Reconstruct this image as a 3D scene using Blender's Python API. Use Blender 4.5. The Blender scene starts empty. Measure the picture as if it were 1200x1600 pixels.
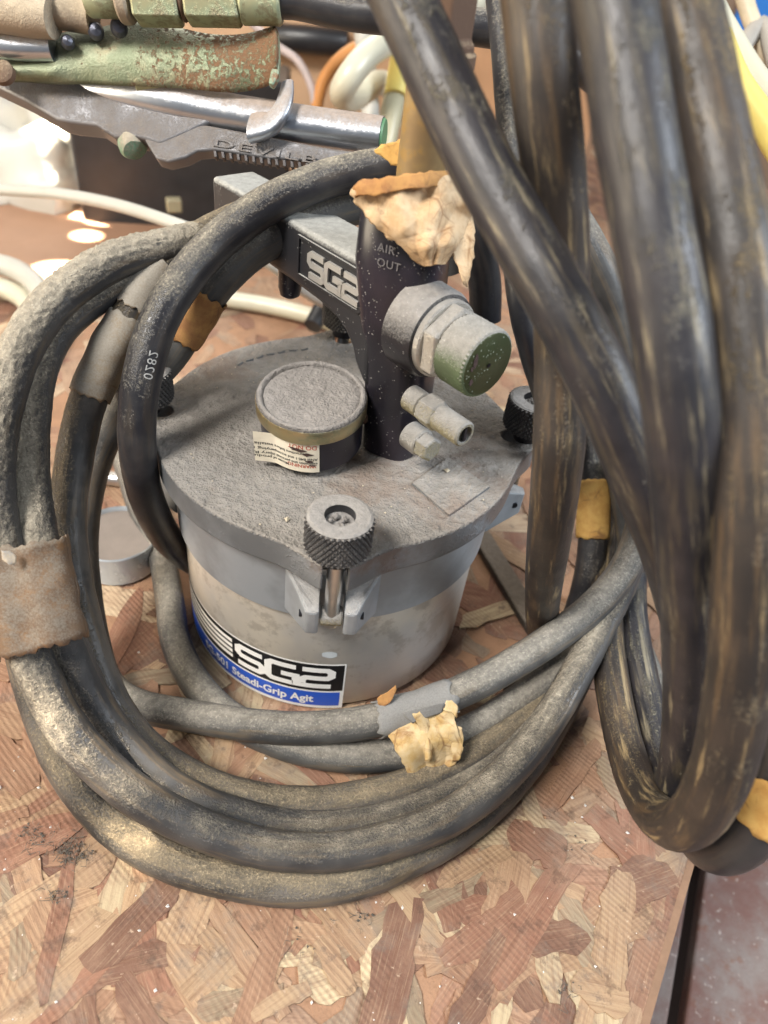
import bpy, bmesh, math, random
from mathutils import Vector, Matrix, Euler, noise
random.seed(7)
rad = math.radians
scene = bpy.context.scene
COL = scene.collection

# ------------------------------------------------------------------ camera, world, lights, exposure
CAM_LOC = Vector((0.0289, -0.2818, 0.3189))
CAM_EUL = Euler((rad(48.6), rad(-6.14), rad(5.87)), 'XYZ')
F_PX = 1110.0                                   # focal length in photo pixels (photo 1200 x 1600)
cam = bpy.data.cameras.new('camera'); camo = bpy.data.objects.new('camera', cam); COL.objects.link(camo)
camo.location = CAM_LOC; camo.rotation_euler = CAM_EUL
cam.sensor_fit = 'VERTICAL'; cam.sensor_height = 36.0; cam.lens = F_PX / 1600 * 36
cam.clip_start = 0.01; cam.clip_end = 50
cam.dof.use_dof = True; cam.dof.focus_distance = 0.30; cam.dof.aperture_fstop = 8.5
scene.camera = camo
w = bpy.data.worlds.new('World'); scene.world = w; w.use_nodes = True
w.node_tree.nodes['Background'].inputs[0].default_value = (0.80, 0.88, 1.0, 1)
w.node_tree.nodes['Background'].inputs[1].default_value = 0.19
def aim(o, target): o.rotation_euler = (Vector(target) - o.location).to_track_quat('-Z', 'Y').to_euler()
def area(name, loc, target, size, power, color, size_y=None):
    l = bpy.data.lights.new(name, 'AREA'); l.energy = power; l.color = color; l.size = size
    if size_y: l.shape = 'RECTANGLE'; l.size_y = size_y
    o = bpy.data.objects.new(name, l); COL.objects.link(o); o.location = loc; aim(o, target); return o
def spot(name, loc, target, angle, power, color=(1, .86, .66), blend=.25, r=.004):
    l = bpy.data.lights.new(name, 'SPOT'); l.energy = power; l.color = color; l.spot_size = rad(angle); l.spot_blend = blend; l.shadow_soft_size = r
    o = bpy.data.objects.new(name, l); COL.objects.link(o); o.location = loc; aim(o, target); return o
area('open_door_light', (-0.9, -0.9, 1.7), (0, 0, 0.08), 0.6, 54, (1.0, .95, .88))
area('sunlit_yard_light', (-0.95, -0.30, .28), (0, 0, 0.06), 0.5, 7, (1.0, .84, .62))
area('window_light', (1.3, -0.25, 1.1), (0.05, 0, 0.1), 0.6, 25, (.86, .93, 1.0))
area('back_door_light', (-0.5, 1.5, 1.5), (-0.1, .3, 0.0), 1.0, 16, (1.0, .92, .8))
vs = scene.view_settings
vs.view_transform = 'Standard'; vs.look = 'None'; vs.exposure = 0.38; vs.gamma = 1.0; vs.use_curve_mapping = False
scene.cycles.use_denoising = True
scene.cycles.max_bounces = 6

# ------------------------------------------------------------------ pixel -> place
RM = CAM_EUL.to_matrix()
def ray(x, y): return RM @ Vector(((x - 600) / F_PX, -(y - 800) / F_PX, -1.0))
def at(x, y, d): return CAM_LOC + ray(x, y) * d
def onz(x, y, z):
    r = ray(x, y); return CAM_LOC + r * ((z - CAM_LOC.z) / r.z)
def to_px(p):
    q = RM.transposed() @ (Vector(p) - CAM_LOC); return 600 + F_PX * q.x / -q.z, 800 - F_PX * q.y / -q.z
FWD = RM @ Vector((0, 0, -1)); RIGHT = RM @ Vector((1, 0, 0)); UPV = RM @ Vector((0, 1, 0))

# ------------------------------------------------------------------ material helpers
class NT:
    def __init__(s, name):
        s.m = bpy.data.materials.new(name); s.m.use_nodes = True; s.t = s.m.node_tree
        s.t.nodes.clear(); s.out = s.t.nodes.new('ShaderNodeOutputMaterial'); s.b = s.t.nodes.new('ShaderNodeBsdfPrincipled')
        s.t.links.new(s.b.outputs[0], s.out.inputs[0])
    def put(s, sock, v):
        if hasattr(v, 'node'): s.t.links.new(v, sock)
        elif v is not None:
            if sock.type == 'RGBA' and len(v) == 3: v = (*v, 1)
            sock.default_value = v
    def node(s, kind, **kw):
        n = s.t.nodes.new(kind)
        for k, v in kw.items(): setattr(n, k, v)
        return n
    def math(s, op, a, b=None, c=None, clamp=False):
        n = s.node('ShaderNodeMath', operation=op, use_clamp=clamp); s.put(n.inputs[0], a)
        if b is not None: s.put(n.inputs[1], b)
        if c is not None: s.put(n.inputs[2], c)
        return n.outputs[0]
    def mix(s, f, a, b):
        n = s.node('ShaderNodeMix', data_type='RGBA'); s.put(n.inputs[0], f); s.put(n.inputs[6], a); s.put(n.inputs[7], b); return n.outputs[2]
    def mixf(s, f, a, b):
        n = s.node('ShaderNodeMix', data_type='FLOAT'); s.put(n.inputs[0], f); s.put(n.inputs[2], a); s.put(n.inputs[3], b); return n.outputs[0]
    def noise(s, vec, scale, detail=4, rough=.6, dist=0.0):
        n = s.node('ShaderNodeTexNoise'); s.put(n.inputs['Vector'], vec); n.inputs['Scale'].default_value = scale
        n.inputs['Detail'].default_value = detail; n.inputs['Roughness'].default_value = rough; n.inputs['Distortion'].default_value = dist
        return n.outputs[0]
    def step(s, v, lo, hi):
        n = s.node('ShaderNodeMapRange', interpolation_type='SMOOTHSTEP'); s.put(n.inputs[0], v); n.inputs[1].default_value = lo; n.inputs[2].default_value = hi
        return n.outputs[0]
    def coord(s, which='Object'): return s.node('ShaderNodeTexCoord').outputs[which]
    def scaled(s, vec, sc, loc=(0, 0, 0)):
        n = s.node('ShaderNodeMapping'); s.put(n.inputs[0], vec); n.inputs['Scale'].default_value = sc; n.inputs['Location'].default_value = loc; return n.outputs[0]
    def nz(s):
        g = s.node('ShaderNodeNewGeometry'); p = s.node('ShaderNodeSeparateXYZ'); s.t.links.new(g.outputs['Normal'], p.inputs[0]); return p.outputs[2]
    def bump(s, h, dist, strength=1.0, prev=None):
        n = s.node('ShaderNodeBump'); n.inputs['Strength'].default_value = strength; n.inputs['Distance'].default_value = dist
        s.put(n.inputs['Height'], h)
        if prev is not None: s.put(n.inputs['Normal'], prev)
        return n.outputs[0]
    def done(s, color, rough=.6, metal=0.0, normal=None, spec=None, **kw):
        s.put(s.b.inputs['Base Color'], color); s.put(s.b.inputs['Roughness'], rough); s.put(s.b.inputs['Metallic'], metal)
        if normal is not None: s.put(s.b.inputs['Normal'], normal)
        if spec is not None: s.put(s.b.inputs['Specular IOR Level'], spec)
        for k, v in kw.items(): s.put(s.b.inputs[k.replace('_', ' ')], v)
        return s.m

DUST = (.285, .265, .235); DUST_TAN = (.36, .285, .185); DUST_GREY = (.29, .285, .275)
def dusty(name, base, metal=0.0, rough=.45, dust=DUST_GREY, up=.8, off=-.45, patch=.9, grain=.5, soft=.35, base2=None, patch_scale=60,
          specks=0.0, bump=.0005, grain_scale=1000, drough=.95, scratch=0.0, stain=None, stain_amt=0.0, stain_scale=45):
    n = NT(name); c = n.coord(); n1 = n.noise(c, patch_scale, 5, .62); n2 = n.noise(c, grain_scale, 3, .7); n3 = n.noise(c, grain_scale * .32, 3, .6)
    v = n.math('MULTIPLY', n.nz(), up); v = n.math('ADD', v, off)
    v = n.math('MULTIPLY_ADD', n.math('SUBTRACT', n1, .5), patch * 2, v)
    v = n.math('MULTIPLY_ADD', n.math('SUBTRACT', n2, .5), grain * 2, v)
    mask = n.step(v, -soft, soft)
    if specks:
        vo = n.node('ShaderNodeTexVoronoi'); n.put(vo.inputs['Vector'], c); vo.inputs['Scale'].default_value = 760
        wn = n.noise(c, 210, 3); sp = n.math('MULTIPLY', n.step(vo.outputs['Distance'], .34, .12), n.step(wn, .66 - .14 * specks, .76 - .14 * specks))
        mask = n.math('MAXIMUM', mask, n.math('MULTIPLY', sp, .7))
    b = n.mix(n.step(n.noise(c, patch_scale * .45, 4), .38, .62), base, base2 or base)
    if stain: b = n.mix(n.math('MULTIPLY', n.step(n.noise(c, stain_scale, 6, .7), .5, .62), stain_amt), b, stain)
    dc = n.mix(n3, tuple(x * .62 for x in dust), tuple(min(1, x * 1.38) for x in dust))
    dc = n.mix(n.math('MULTIPLY', n.step(n2, .6, .75), .6), dc, tuple(min(1, x * 1.9) for x in dust))
    if stain: dc = n.mix(n.math('MULTIPLY', n.step(n.noise(c, stain_scale * .8, 5, .7), .52, .66), stain_amt * .8), dc, stain)
    col = n.mix(mask, b, dc)
    h = n.math('MULTIPLY', n.math('ADD', n.math('MULTIPLY', n2, .5), n3), mask)
    nor = n.bump(h, bump, 1.0)
    r = n.mixf(mask, rough, drough)
    if scratch:
        sc = n.noise(n.scaled(c, (90, 90, 1400)), 1, 3); r = n.math('ADD', r, n.math('MULTIPLY', n.math('SUBTRACT', sc, .5), scratch))
    return n.done(col, r, n.mixf(mask, metal, 0.0), nor)

def hose_mat(name, base=(.018, .018, .021), dust=DUST_TAN, off=-.5, up=.7, patch=.9, grain=.55, streak=(.33, .22, .10), streak_amt=.3, rough=.42,
             bump=.0004, blotch=None, blotch_amt=0.0, soft=.4, side=0.0, zk=0.0, sw=.7, film=(.085, .08, .075), film_amt=.5):
    n = NT(name); c = n.coord(); uv = n.coord('UV')
    n1 = n.noise(c, 70, 5, .62); n2 = n.noise(c, 950, 3, .75); n3 = n.noise(c, 300, 4, .65)
    st = n.noise(n.scaled(uv, (22, 210, 1)), 1, 5, .65, .3); st2 = n.noise(n.scaled(uv, (55, 330, 1), (3.1, 7.7, 0)), 1, 4, .6, .2)
    g = n.node('ShaderNodeNewGeometry'); sp = n.node('ShaderNodeSeparateXYZ'); n.t.links.new(g.outputs['Normal'], sp.inputs[0])
    v = n.math('MULTIPLY_ADD', sp.outputs[2], up, off)  # settled dust; a strong upward bias also paints in shaded sides and undersides
    if side: v = n.math('MULTIPLY_ADD', sp.outputs[0], -side, v)
    v = n.math('MULTIPLY_ADD', n.math('SUBTRACT', n1, .5), patch * 2, v)
    if zk:
        pz = n.node('ShaderNodeSeparateXYZ'); n.t.links.new(g.outputs['Position'], pz.inputs[0])
        zz = n.node('ShaderNodeMapRange'); n.put(zz.inputs[0], pz.outputs[2]); zz.inputs[1].default_value = .035; zz.inputs[2].default_value = .11; zz.inputs[3].default_value = -zk; zz.inputs[4].default_value = .22
        v = n.math('ADD', v, zz.outputs[0])
    v = n.math('MULTIPLY_ADD', n.math('SUBTRACT', st2, .5), sw, v)
    v = n.math('MULTIPLY_ADD', n.math('SUBTRACT', n2, .5), grain * 2, v)
    mask = n.step(v, -soft, soft)
    b = n.mix(n.math('MULTIPLY', n.step(n.noise(c, 40, 4), .35, .65), film_amt), base, film)
    b = n.mix(n.math('MULTIPLY', n.step(st, .5, .66), streak_amt), b, streak)
    if blotch: b = n.mix(n.math('MULTIPLY', n.step(n.noise(n.scaled(uv, (18, 200, 1), (1.3, 2.2, 0)), 1, 6, .7), .54, .68), blotch_amt), b, blotch)
    dc = n.mix(n.step(n3, .3, .7), tuple(x * .74 for x in dust), tuple(min(1, x * 1.22) for x in dust))
    dc = n.mix(n.math('MULTIPLY', n.step(n2, .55, .70), .65), dc, tuple(min(1, x * 1.9) for x in dust))
    col = n.mix(mask, b, dc)
    h = n.math('ADD', n.math('MULTIPLY', n.math('ADD', n2, n3), n.math('ADD', n.math('MULTIPLY', mask, .9), .12)), n.math('MULTIPLY', st, .25))
    r = n.mixf(mask, n.math('MULTIPLY_ADD', n1, .3, rough - .15), .9)
    return n.done(col, r, 0.0, n.bump(h, bump, 1.0))

def paper_mat(name, a=(.62, .42, .22), b=(.40, .22, .08), stain=(.09, .06, .04), stain_amt=.5, dust=DUST_GREY, dust_off=-1.0):
    n = NT(name); c = n.coord(); n1 = n.noise(c, 130, 5, .65); n2 = n.noise(c, 1300, 3, .7); n4 = n.noise(c, 75, 6, .75, .6)
    col = n.mix(n.step(n1, .35, .65), a, b)
    col = n.mix(n.math('MULTIPLY', n.step(n4, .50, .66), stain_amt), col, stain)
    for sc_, amt_ in ((75, .75), (160, .4)):
        vo = n.node('ShaderNodeTexVoronoi', feature='DISTANCE_TO_EDGE'); n.put(vo.inputs['Vector'], n.scaled(c, (1, 1, 1))); vo.inputs['Scale'].default_value = sc_; vo.inputs['Randomness'].default_value = 1.0
        ln = n.math('MULTIPLY', n.step(vo.outputs['Distance'], .05, .0), n.math('MULTIPLY', n.step(n.noise(c, 60, 3), .42, .6), amt_))
        col = n.mix(ln, col, (.20, .10, .04))  # dark crease lines: shade of the folds put into the colour
    v = n.math('MULTIPLY_ADD', n.nz(), .8, dust_off); v = n.math('MULTIPLY_ADD', n.math('SUBTRACT', n1, .5), 1.6, v)
    v = n.math('MULTIPLY_ADD', n.math('SUBTRACT', n2, .5), 1.2, v); mask = n.step(v, -.35, .35)
    col = n.mix(mask, col, n.mix(n2, tuple(x * .6 for x in dust), tuple(x * 1.4 for x in dust)))
    nor = n.bump(n.math('ADD', n.math('MULTIPLY', n2, .35), n.noise(c, 300, 4)), .00018)
    return n.done(col, .8, 0, nor)

def plain(name, col, rough=.5, metal=0.0, var=.25, scale=60, bump=.0001, **kw):
    n = NT(name); c = n.coord(); f = n.noise(c, scale, 5, .6)
    cc = n.mix(f, tuple(x * (1 - var) for x in col), tuple(min(1, x * (1 + var)) for x in col))
    return n.done(cc, n.math('MULTIPLY_ADD', n.noise(c, scale * 3, 3), .2, rough - .1), metal, n.bump(n.noise(c, scale * 8, 3), bump), **kw)

# ------------------------------------------------------------------ mesh helpers
WLOC = {}
def obj(name, verts, faces, mat, parent=None, uvs=None, smooth=40, origin=None, bevel=0.0, bseg=2, solid=0.0, subsurf=0):
    verts = [Vector(v) for v in verts]
    if origin is None:
        lo = [min(v[i] for v in verts) for i in range(3)]; hi = [max(v[i] for v in verts) for i in range(3)]
        origin = Vector(((lo[0] + hi[0]) / 2, (lo[1] + hi[1]) / 2, lo[2]))
    me = bpy.data.meshes.new(name); me.from_pydata([v - origin for v in verts], [], faces)
    if uvs:
        ul = me.uv_layers.new(name='UVMap')
        for li, l in enumerate(me.loops): ul.data[li].uv = uvs[l.vertex_index]
    bm = bmesh.new(); bm.from_mesh(me); bmesh.ops.recalc_face_normals(bm, faces=bm.faces); bm.to_mesh(me); bm.free()
    if smooth:
        for p in me.polygons: p.use_smooth = True
        me.set_sharp_from_angle(angle=rad(smooth))
    me.materials.append(mat)
    o = bpy.data.objects.new(name, me); COL.objects.link(o); WLOC[o] = origin.copy()
    if parent is not None: o.parent = parent; o.location = origin - WLOC[parent]
    else: o.location = origin
    if solid: md = o.modifiers.new('solid', 'SOLIDIFY'); md.thickness = solid; md.offset = 0
    if bevel: md = o.modifiers.new('bevel', 'BEVEL'); md.width = bevel; md.segments = bseg; md.limit_method = 'ANGLE'; md.angle_limit = rad(35); md.harden_normals = False
    if subsurf: md = o.modifiers.new('sub', 'SUBSURF'); md.levels = md.render_levels = subsurf
    return o
def tag(o, label, cat, group=None, kind=None):
    o['label'] = label; o['category'] = cat
    if group: o['group'] = group
    if kind: o['kind'] = kind
    return o
def empty(name, loc, label, cat, group=None):
    o = bpy.data.objects.new(name, None); COL.objects.link(o); o.location = loc; o.empty_display_size = .01; WLOC[o] = Vector(loc)
    return tag(o, label, cat, group)
def structure(o): o['kind'] = 'structure'; return o

class MB:
    def __init__(s): s.v = []; s.f = []; s.u = []
    def add(s, v, f, u=None):
        k = len(s.v); s.v += [Vector(x) for x in v]; s.f += [tuple(i + k for i in q) for q in f]; s.u += list(u) if u else [(0, 0)] * len(v); return s
    def build(s, name, mat, parent=None, **kw): return obj(name, s.v, s.f, mat, parent, uvs=s.u, **kw)

def basis(axis, hint=Vector((0, 0, 1))):
    a = Vector(axis).normalized()
    if abs(a.dot(hint)) > .95: hint = Vector((1, 0, 0))
    x = hint.cross(a).normalized(); return x, a.cross(x).normalized(), a
def lathe(profile, origin, axis, seg=48, start=0.0, caps=True):
    """profile: list of (radius, height along axis); returns verts, faces"""
    x, y, a = basis(axis); o = Vector(origin); v = []; f = []
    for r, h in profile:
        for i in range(seg):
            t = 2 * math.pi * i / seg + start
            v.append(o + a * h + (x * math.cos(t) + y * math.sin(t)) * r)
    m = len(profile)
    for j in range(m - 1):
        for i in range(seg): f.append((j * seg + i, j * seg + (i + 1) % seg, (j + 1) * seg + (i + 1) % seg, (j + 1) * seg + i))
    if caps and profile[0][0] > 1e-5: f.append(tuple(range(seg)))
    if caps and profile[-1][0] > 1e-5: f.append(tuple((m - 1) * seg + i for i in range(seg)))
    return v, f
def prism(pts, vec):
    """closed outline of 3-D points extruded by vec"""
    n = len(pts); v = [Vector(p) for p in pts] + [Vector(p) + Vector(vec) for p in pts]
    f = [tuple(range(n)), tuple(range(2 * n - 1, n - 1, -1))] + [(i, (i + 1) % n, n + (i + 1) % n, n + i) for i in range(n)]
    return v, f
def box(c, sx, sy, sz, rz=0.0, mtx=None):
    M = mtx or Matrix.Rotation(rz, 3, 'Z'); c = Vector(c)
    v = [c + M @ Vector((x * sx / 2, y * sy / 2, z * sz / 2)) for x in (-1, 1) for y in (-1, 1) for z in (-1, 1)]
    return v, [(0, 1, 3, 2), (4, 6, 7, 5), (0, 4, 5, 1), (2, 3, 7, 6), (0, 2, 6, 4), (1, 5, 7, 3)]
def catmull(pts, step=.003):
    P = [Vector(p) for p in pts]; P = [P[0] * 2 - P[1]] + P + [P[-1] * 2 - P[-2]]; out = []
    for i in range(1, len(P) - 2):
        a, b, c, d = P[i - 1:i + 3]
        ta = 0; tb = ta + max(1e-6, (b - a).length) ** .5; tc = tb + max(1e-6, (c - b).length) ** .5; td = tc + max(1e-6, (d - c).length) ** .5
        n = max(2, int((c - b).length / step))
        for k in range(n):
            t = tb + (tc - tb) * k / n
            A1 = a * ((tb - t) / (tb - ta)) + b * ((t - ta) / (tb - ta)); A2 = b * ((tc - t) / (tc - tb)) + c * ((t - tb) / (tc - tb)); A3 = c * ((td - t) / (td - tc)) + d * ((t - tc) / (td - tc))
            B1 = A1 * ((tc - t) / (tc - ta)) + A2 * ((t - ta) / (tc - ta)); B2 = A2 * ((td - t) / (td - tb)) + A3 * ((t - tb) / (td - tb))
            out.append(B1 * ((tc - t) / (tc - tb)) + B2 * ((t - tb) / (tc - tb)))
    out.append(P[-2]); return out
def frames(path, hint=Vector((.25, .35, -1))):
    T = []
    for i in range(len(path)):
        a = path[max(0, i - 1)]; b = path[min(len(path) - 1, i + 1)]; T.append((b - a).normalized())
    x = hint - T[0] * hint.dot(T[0]); x.normalize(); X = [x]
    for i in range(1, len(path)):
        x = X[-1] - T[i] * X[-1].dot(T[i]); x.normalize(); X.append(x)
    return T, X
def tube(path, r, seg=24, rough=0.0, rfun=None, caps=True, freq=900, flat=1.0, hint=Vector((.25, .35, -1)), lump=0.0):
    T, X = frames(path, hint); v = []; f = []; u = []; L = 0.0
    for i, p in enumerate(path):
        if i: L += (p - path[i - 1]).length
        y = T[i].cross(X[i]); rr = r * (rfun(i / (len(path) - 1)) if rfun else 1.0)
        for k in range(seg + 1):
            t = 2 * math.pi * k / seg; dirn = X[i] * math.cos(t) + y * math.sin(t) * flat
            q = p + dirn * rr
            if rough or lump:
                up = max(0, dirn.z * .6 + .4)
                q = q + dirn * (rough * noise.noise(q * freq) * up * min(1, max(.12, (q.z - .05) / .08)) + lump * noise.noise(q * 130))
            v.append(q); u.append((L, t * rr))
    n = seg + 1
    for i in range(len(path) - 1):
        for k in range(seg): f.append((i * n + k, i * n + k + 1, (i + 1) * n + k + 1, (i + 1) * n + k))
    if caps:
        f.append(tuple(range(seg))); f.append(tuple((len(path) - 1) * n + k for k in range(seg - 1, -1, -1)))
    return v, f, u
def weld(o, d=1e-6): return o

# ------------------------------------------------------------------ text as flat geometry
def text_geo(s, size=1.0, bold=0.0, align='LEFT', spacing=1.0):
    cu = bpy.data.curves.new('t', 'FONT'); cu.body = s; cu.size = size; cu.offset = bold; cu.resolution_u = 3; cu.align_x = align; cu.space_character = spacing
    o = bpy.data.objects.new('t', cu); COL.objects.link(o); bpy.context.view_layer.update()
    me = bpy.data.meshes.new_from_object(o.evaluated_get(bpy.context.evaluated_depsgraph_get()))
    v = [(q.co.x, q.co.y) for q in me.vertices]; f = [tuple(p.vertices) for p in me.polygons]
    bpy.data.objects.remove(o); bpy.data.curves.remove(cu); bpy.data.meshes.remove(me); return v, f
def stroke_geo(pl, wd, maxseg=.08):
    """mitred polyline of width wd -> 2-D quads"""
    P = [Vector(p) for p in pl]; Q = [P[0]]
    for a, b in zip(P, P[1:]):
        n = max(1, int((b - a).length / maxseg))
        for k in range(1, n + 1): Q.append(a.lerp(b, k / n))
    v = []; f = []
    for i, p in enumerate(Q):
        t0 = (Q[i] - Q[i - 1]).normalized() if i else (Q[1] - Q[0]).normalized(); t1 = (Q[i + 1] - Q[i]).normalized() if i < len(Q) - 1 else t0
        n0 = Vector((-t0.y, t0.x)); n1 = Vector((-t1.y, t1.x)); m = (n0 + n1).normalized(); k = wd / 2 / max(.5, m.dot(n0))
        v += [tuple(p + m * k), tuple(p - m * k)]
        if i: f.append((2 * i - 2, 2 * i - 1, 2 * i + 1, 2 * i))
    return v, f
GLYPH = {'S': [(1, 1), (.14, 1), (0, .88), (0, .62), (.14, .5), (.86, .5), (1, .38), (1, .12), (.86, 0), (0, 0)],
         'G': [(1, 1), (.14, 1), (0, .88), (0, .12), (.14, 0), (1, 0), (1, .48), (.48, .48)],
         '2': [(0, 1), (.86, 1), (1, .88), (1, .62), (.86, .5), (.14, .5), (0, .38), (0, 0), (1, 0)]}
def block_text(s, wd=.26, gap=.34):
    v = []; f = []; x = 0.0
    for ch in s:
        gv, gf = stroke_geo(GLYPH[ch], wd); k = len(v); v += [(a + x, b) for a, b in gv]; f += [tuple(i + k for i in q) for q in gf]; x += 1 + gap
    return v, f, x - gap
def place_flat(gv, o, ux, uy): return [Vector(o) + Vector(ux) * a + Vector(uy) * b for a, b in gv]

# ------------------------------------------------------------------ materials
M_OSB_SLAB = plain('osb_core', (.30, .17, .10), .85, var=.4, scale=90, bump=.0006)
def osb_flake_mat(name, ribs=True):
    n = NT(name); uv = n.coord('UV'); geo = n.node('ShaderNodeNewGeometry'); pos = geo.outputs['Position']
    at_ = n.node('ShaderNodeAttribute'); at_.attribute_name = 'tint'; base = at_.outputs['Color']
    g1 = n.noise(n.scaled(uv, (28, 420, 1)), 1, 5, .65, .2); g2 = n.noise(n.scaled(uv, (60, 1500, 1)), 1, 3, .6)
    base = n.mix(n.math('MULTIPLY_ADD', n.step(n.noise(pos, 48, 6, .7), 0.35, .7), .42, .08), base, (.39, .245, .16))
    col = n.mix(n.math('MULTIPLY', n.step(g1, .42, .72), .6), base, (.13, .055, .03))
    col = n.mix(n.math('MULTIPLY', n.step(g2, .5, .75), .35), col, (.62, .46, .30))
    d1 = n.noise(pos, 9, 6, .65); col = n.mix(n.math('MULTIPLY', n.step(d1, .48, .75), .35), col, (.36, .30, .24))
    d2 = n.noise(pos, 120, 5, .7); col = n.mix(n.math('MULTIPLY', n.step(d2, .57, .70), .6), col, (.10, .06, .045))
    d3 = n.noise(pos, 210, 4, .7); col = n.mix(n.math('MULTIPLY', n.step(d3, .64, .70), .5), col, (.70, .55, .40))
    wv = n.node('ShaderNodeTexWave', wave_type='BANDS', bands_direction='X', wave_profile='SIN'); wv.inputs['Scale'].default_value = 135; wv.inputs['Distortion'].default_value = .8; wv.inputs['Detail'].default_value = 2
    mp = n.node('ShaderNodeMapping'); n.put(mp.inputs[0], pos); mp.inputs['Rotation'].default_value = (0, 0, rad(-52)); n.put(wv.inputs[0], mp.outputs[0])
    ribm = n.step(n.noise(pos, 22, 3), .40, .55)
    rb = n.math('MULTIPLY', wv.outputs['Fac'], ribm)
    col = n.mix(n.math('MULTIPLY', rb, .34), col, (.14, .07, .045))
    h = n.math('ADD', n.math('ADD', n.math('MULTIPLY', g1, .6), n.math('MULTIPLY', g2, .35)), n.math('MULTIPLY', rb, -.35))
    h = n.math('ADD', h, n.math('MULTIPLY', n.noise(pos, 900, 3), .5))
    col = n.mix(.27, col, (.15, .085, .06)); col = n.mix(n.math('MULTIPLY', n.step(n.noise(pos, 30, 6, .75), .5, .68), .45), col, (.20, .17, .14)); col = n.mix(n.math('MULTIPLY', n.step(n.noise(pos, 75, 5, .75), .56, .66), .5), col, (.085, .05, .035))
    return n.done(col, .72, 0, n.bump(h, .00045), .25)
M_FLAKE = osb_flake_mat('osb_strand')

M_LID = dusty('dusty_lid', (.17, .18, .19), .55, .55, dust=(.25, .232, .21), up=1.15, off=-.46, patch=.5, grain=.45, soft=.4, bump=.0030, grain_scale=600, patch_scale=38, stain=(.16, .085, .045), stain_amt=.55, stain_scale=16, base2=(.28, .295, .31))
M_BAND = dusty('cast_band', (.40, .43, .46), .5, .45, dust=(.30, .29, .28), up=.9, off=-.45, patch=.55, grain=.4, base2=(.30, .32, .34), bump=.0005)
M_CUP = dusty('aluminium_cup', (.70, .64, .54), .42, .36, dust=(.46, .42, .36), up=.6, off=-.55, patch=.75, grain=.35, soft=.5, base2=(.54, .52, .49), patch_scale=28, bump=.00015, scratch=.35, stain=(.33, .29, .24), stain_amt=.5, stain_scale=60)
M_KNOB = dusty('knurled_black', (.045, .045, .048), .5, .38, dust=(.27, .255, .24), up=1.2, off=-.62, patch=.35, grain=.4, bump=.0008, grain_scale=1200)
M_COLLAR = plain('black_collar', (.03, .03, .035), .3, .5)
M_STUD = dusty('steel_stud', (.62, .62, .61), .95, .28, dust=(.3, .26, .2), up=.6, off=-.7, patch=.6, grain=.4, bump=.0002)
M_BLACK = dusty('black_casting', (.012, .011, .015), .0, .28, dust=(.30, .29, .27), up=1.1, off=-.88, patch=.22, grain=.28, soft=.3, specks=1.1, bump=.0003, base2=(.022, .018, .026))
M_BLACKDUST = dusty('black_casting_dusty', (.02, .02, .023), .0, .4, dust=(.31, .31, .29), up=1.1, off=-.5, patch=.6, grain=.35, specks=.8, bump=.0004)
M_REG = dusty('dusty_regulator', (.016, .015, .018), .0, .32, dust=(.235, .222, .208), up=.95, off=-.28, patch=.25, grain=.3, soft=.3, specks=.9, bump=.0007, grain_scale=900)
M_NUT = dusty('dusty_nut', (.50, .47, .42), .8, .4, dust=(.24, .228, .21), up=.8, off=-.18, patch=.35, grain=.35, bump=.0006, grain_scale=1000)
M_GREEN = dusty('green_anodised', (.095, .12, .07), .4, .5, dust=(.25, .24, .22), up=1.1, off=-.26, patch=.2, grain=.3, specks=1.0, base2=(.12, .17, .09), bump=.0006)
M_GREENFACE = dusty('olive_end_face', (.062, .066, .03), .45, .35, dust=(.36, .40, .32), up=.5, off=-.75, patch=.3, grain=.35, specks=1.3, base2=(.055, .075, .032), bump=.0002)
M_BRASS = dusty('dusty_brass', (.34, .30, .18), .7, .45, dust=(.225, .215, .20), up=.6, off=.0, patch=.4, grain=.4, bump=.0006)
M_GAUGEDUST = dusty('gauge_dust', (.13, .12, .11), 0, .9, dust=(.255, .237, .222), up=1, off=-.35, patch=.4, grain=.5, bump=.0016, grain_scale=800)
M_GOLD = dusty('gold_bezel', (.52, .41, .21), .9, .34, dust=(.29, .28, .265), up=1.5, off=-.52, patch=.3, grain=.35, base2=(.46, .40, .25), bump=.0005, stain=(.12, .24, .17), stain_amt=.35, stain_scale=110)
M_GAUGEBLACK = dusty('gauge_case', (.014, .013, .022), 0, .3, dust=(.3, .3, .3), up=.5, off=-1.0, patch=.2, grain=.25, specks=.5)
M_CREAM = plain('cream_sticker', (.78, .71, .57), .6, var=.18, scale=160)
M_INK = plain('black_ink', (.02, .02, .02), .6); M_RED = plain('red_ink', (.50, .08, .04), .6); M_BURN = plain('scraped_patch', (.06, .035, .03), .8, var=.6, scale=400)
M_WHITE = plain('white_print', (.84, .83, .80), .45, var=.12, scale=120); M_DECALBLACK = plain('decal_black', (.012, .012, .013), .3, var=.5); M_DECALBLUE = plain('decal_blue', (.02, .10, .56), .35, var=.2)
M_BRONZE = dusty('brown_pipe', (.20, .13, .06), .3, .6, dust=(.30, .24, .15), up=.6, off=-.55, patch=.9, grain=.45, base2=(.34, .24, .10), bump=.0004, stain=(.30, .17, .04), stain_amt=.6, stain_scale=110)
M_RUST = dusty('rusty_fitting', (.12, .07, .045), .2, .75, dust=(.24, .18, .12), up=.6, off=-.4, patch=.6, grain=.4, bump=.0006)
M_CHROME = dusty('polished_gun', (.52, .56, .62), .95, .29, dust=(.27, .22, .185), up=1.3, off=-.75, patch=.5, grain=.35, soft=.5, bump=.0002, base2=(.42, .45, .50))
M_GUNDULL = dusty('dirty_gun_body', (.17, .17, .18), .6, .46, dust=(.15, .13, .115), up=.7, off=-.45, patch=.8, grain=.4, bump=.0004, base2=(.15, .15, .16))
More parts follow.
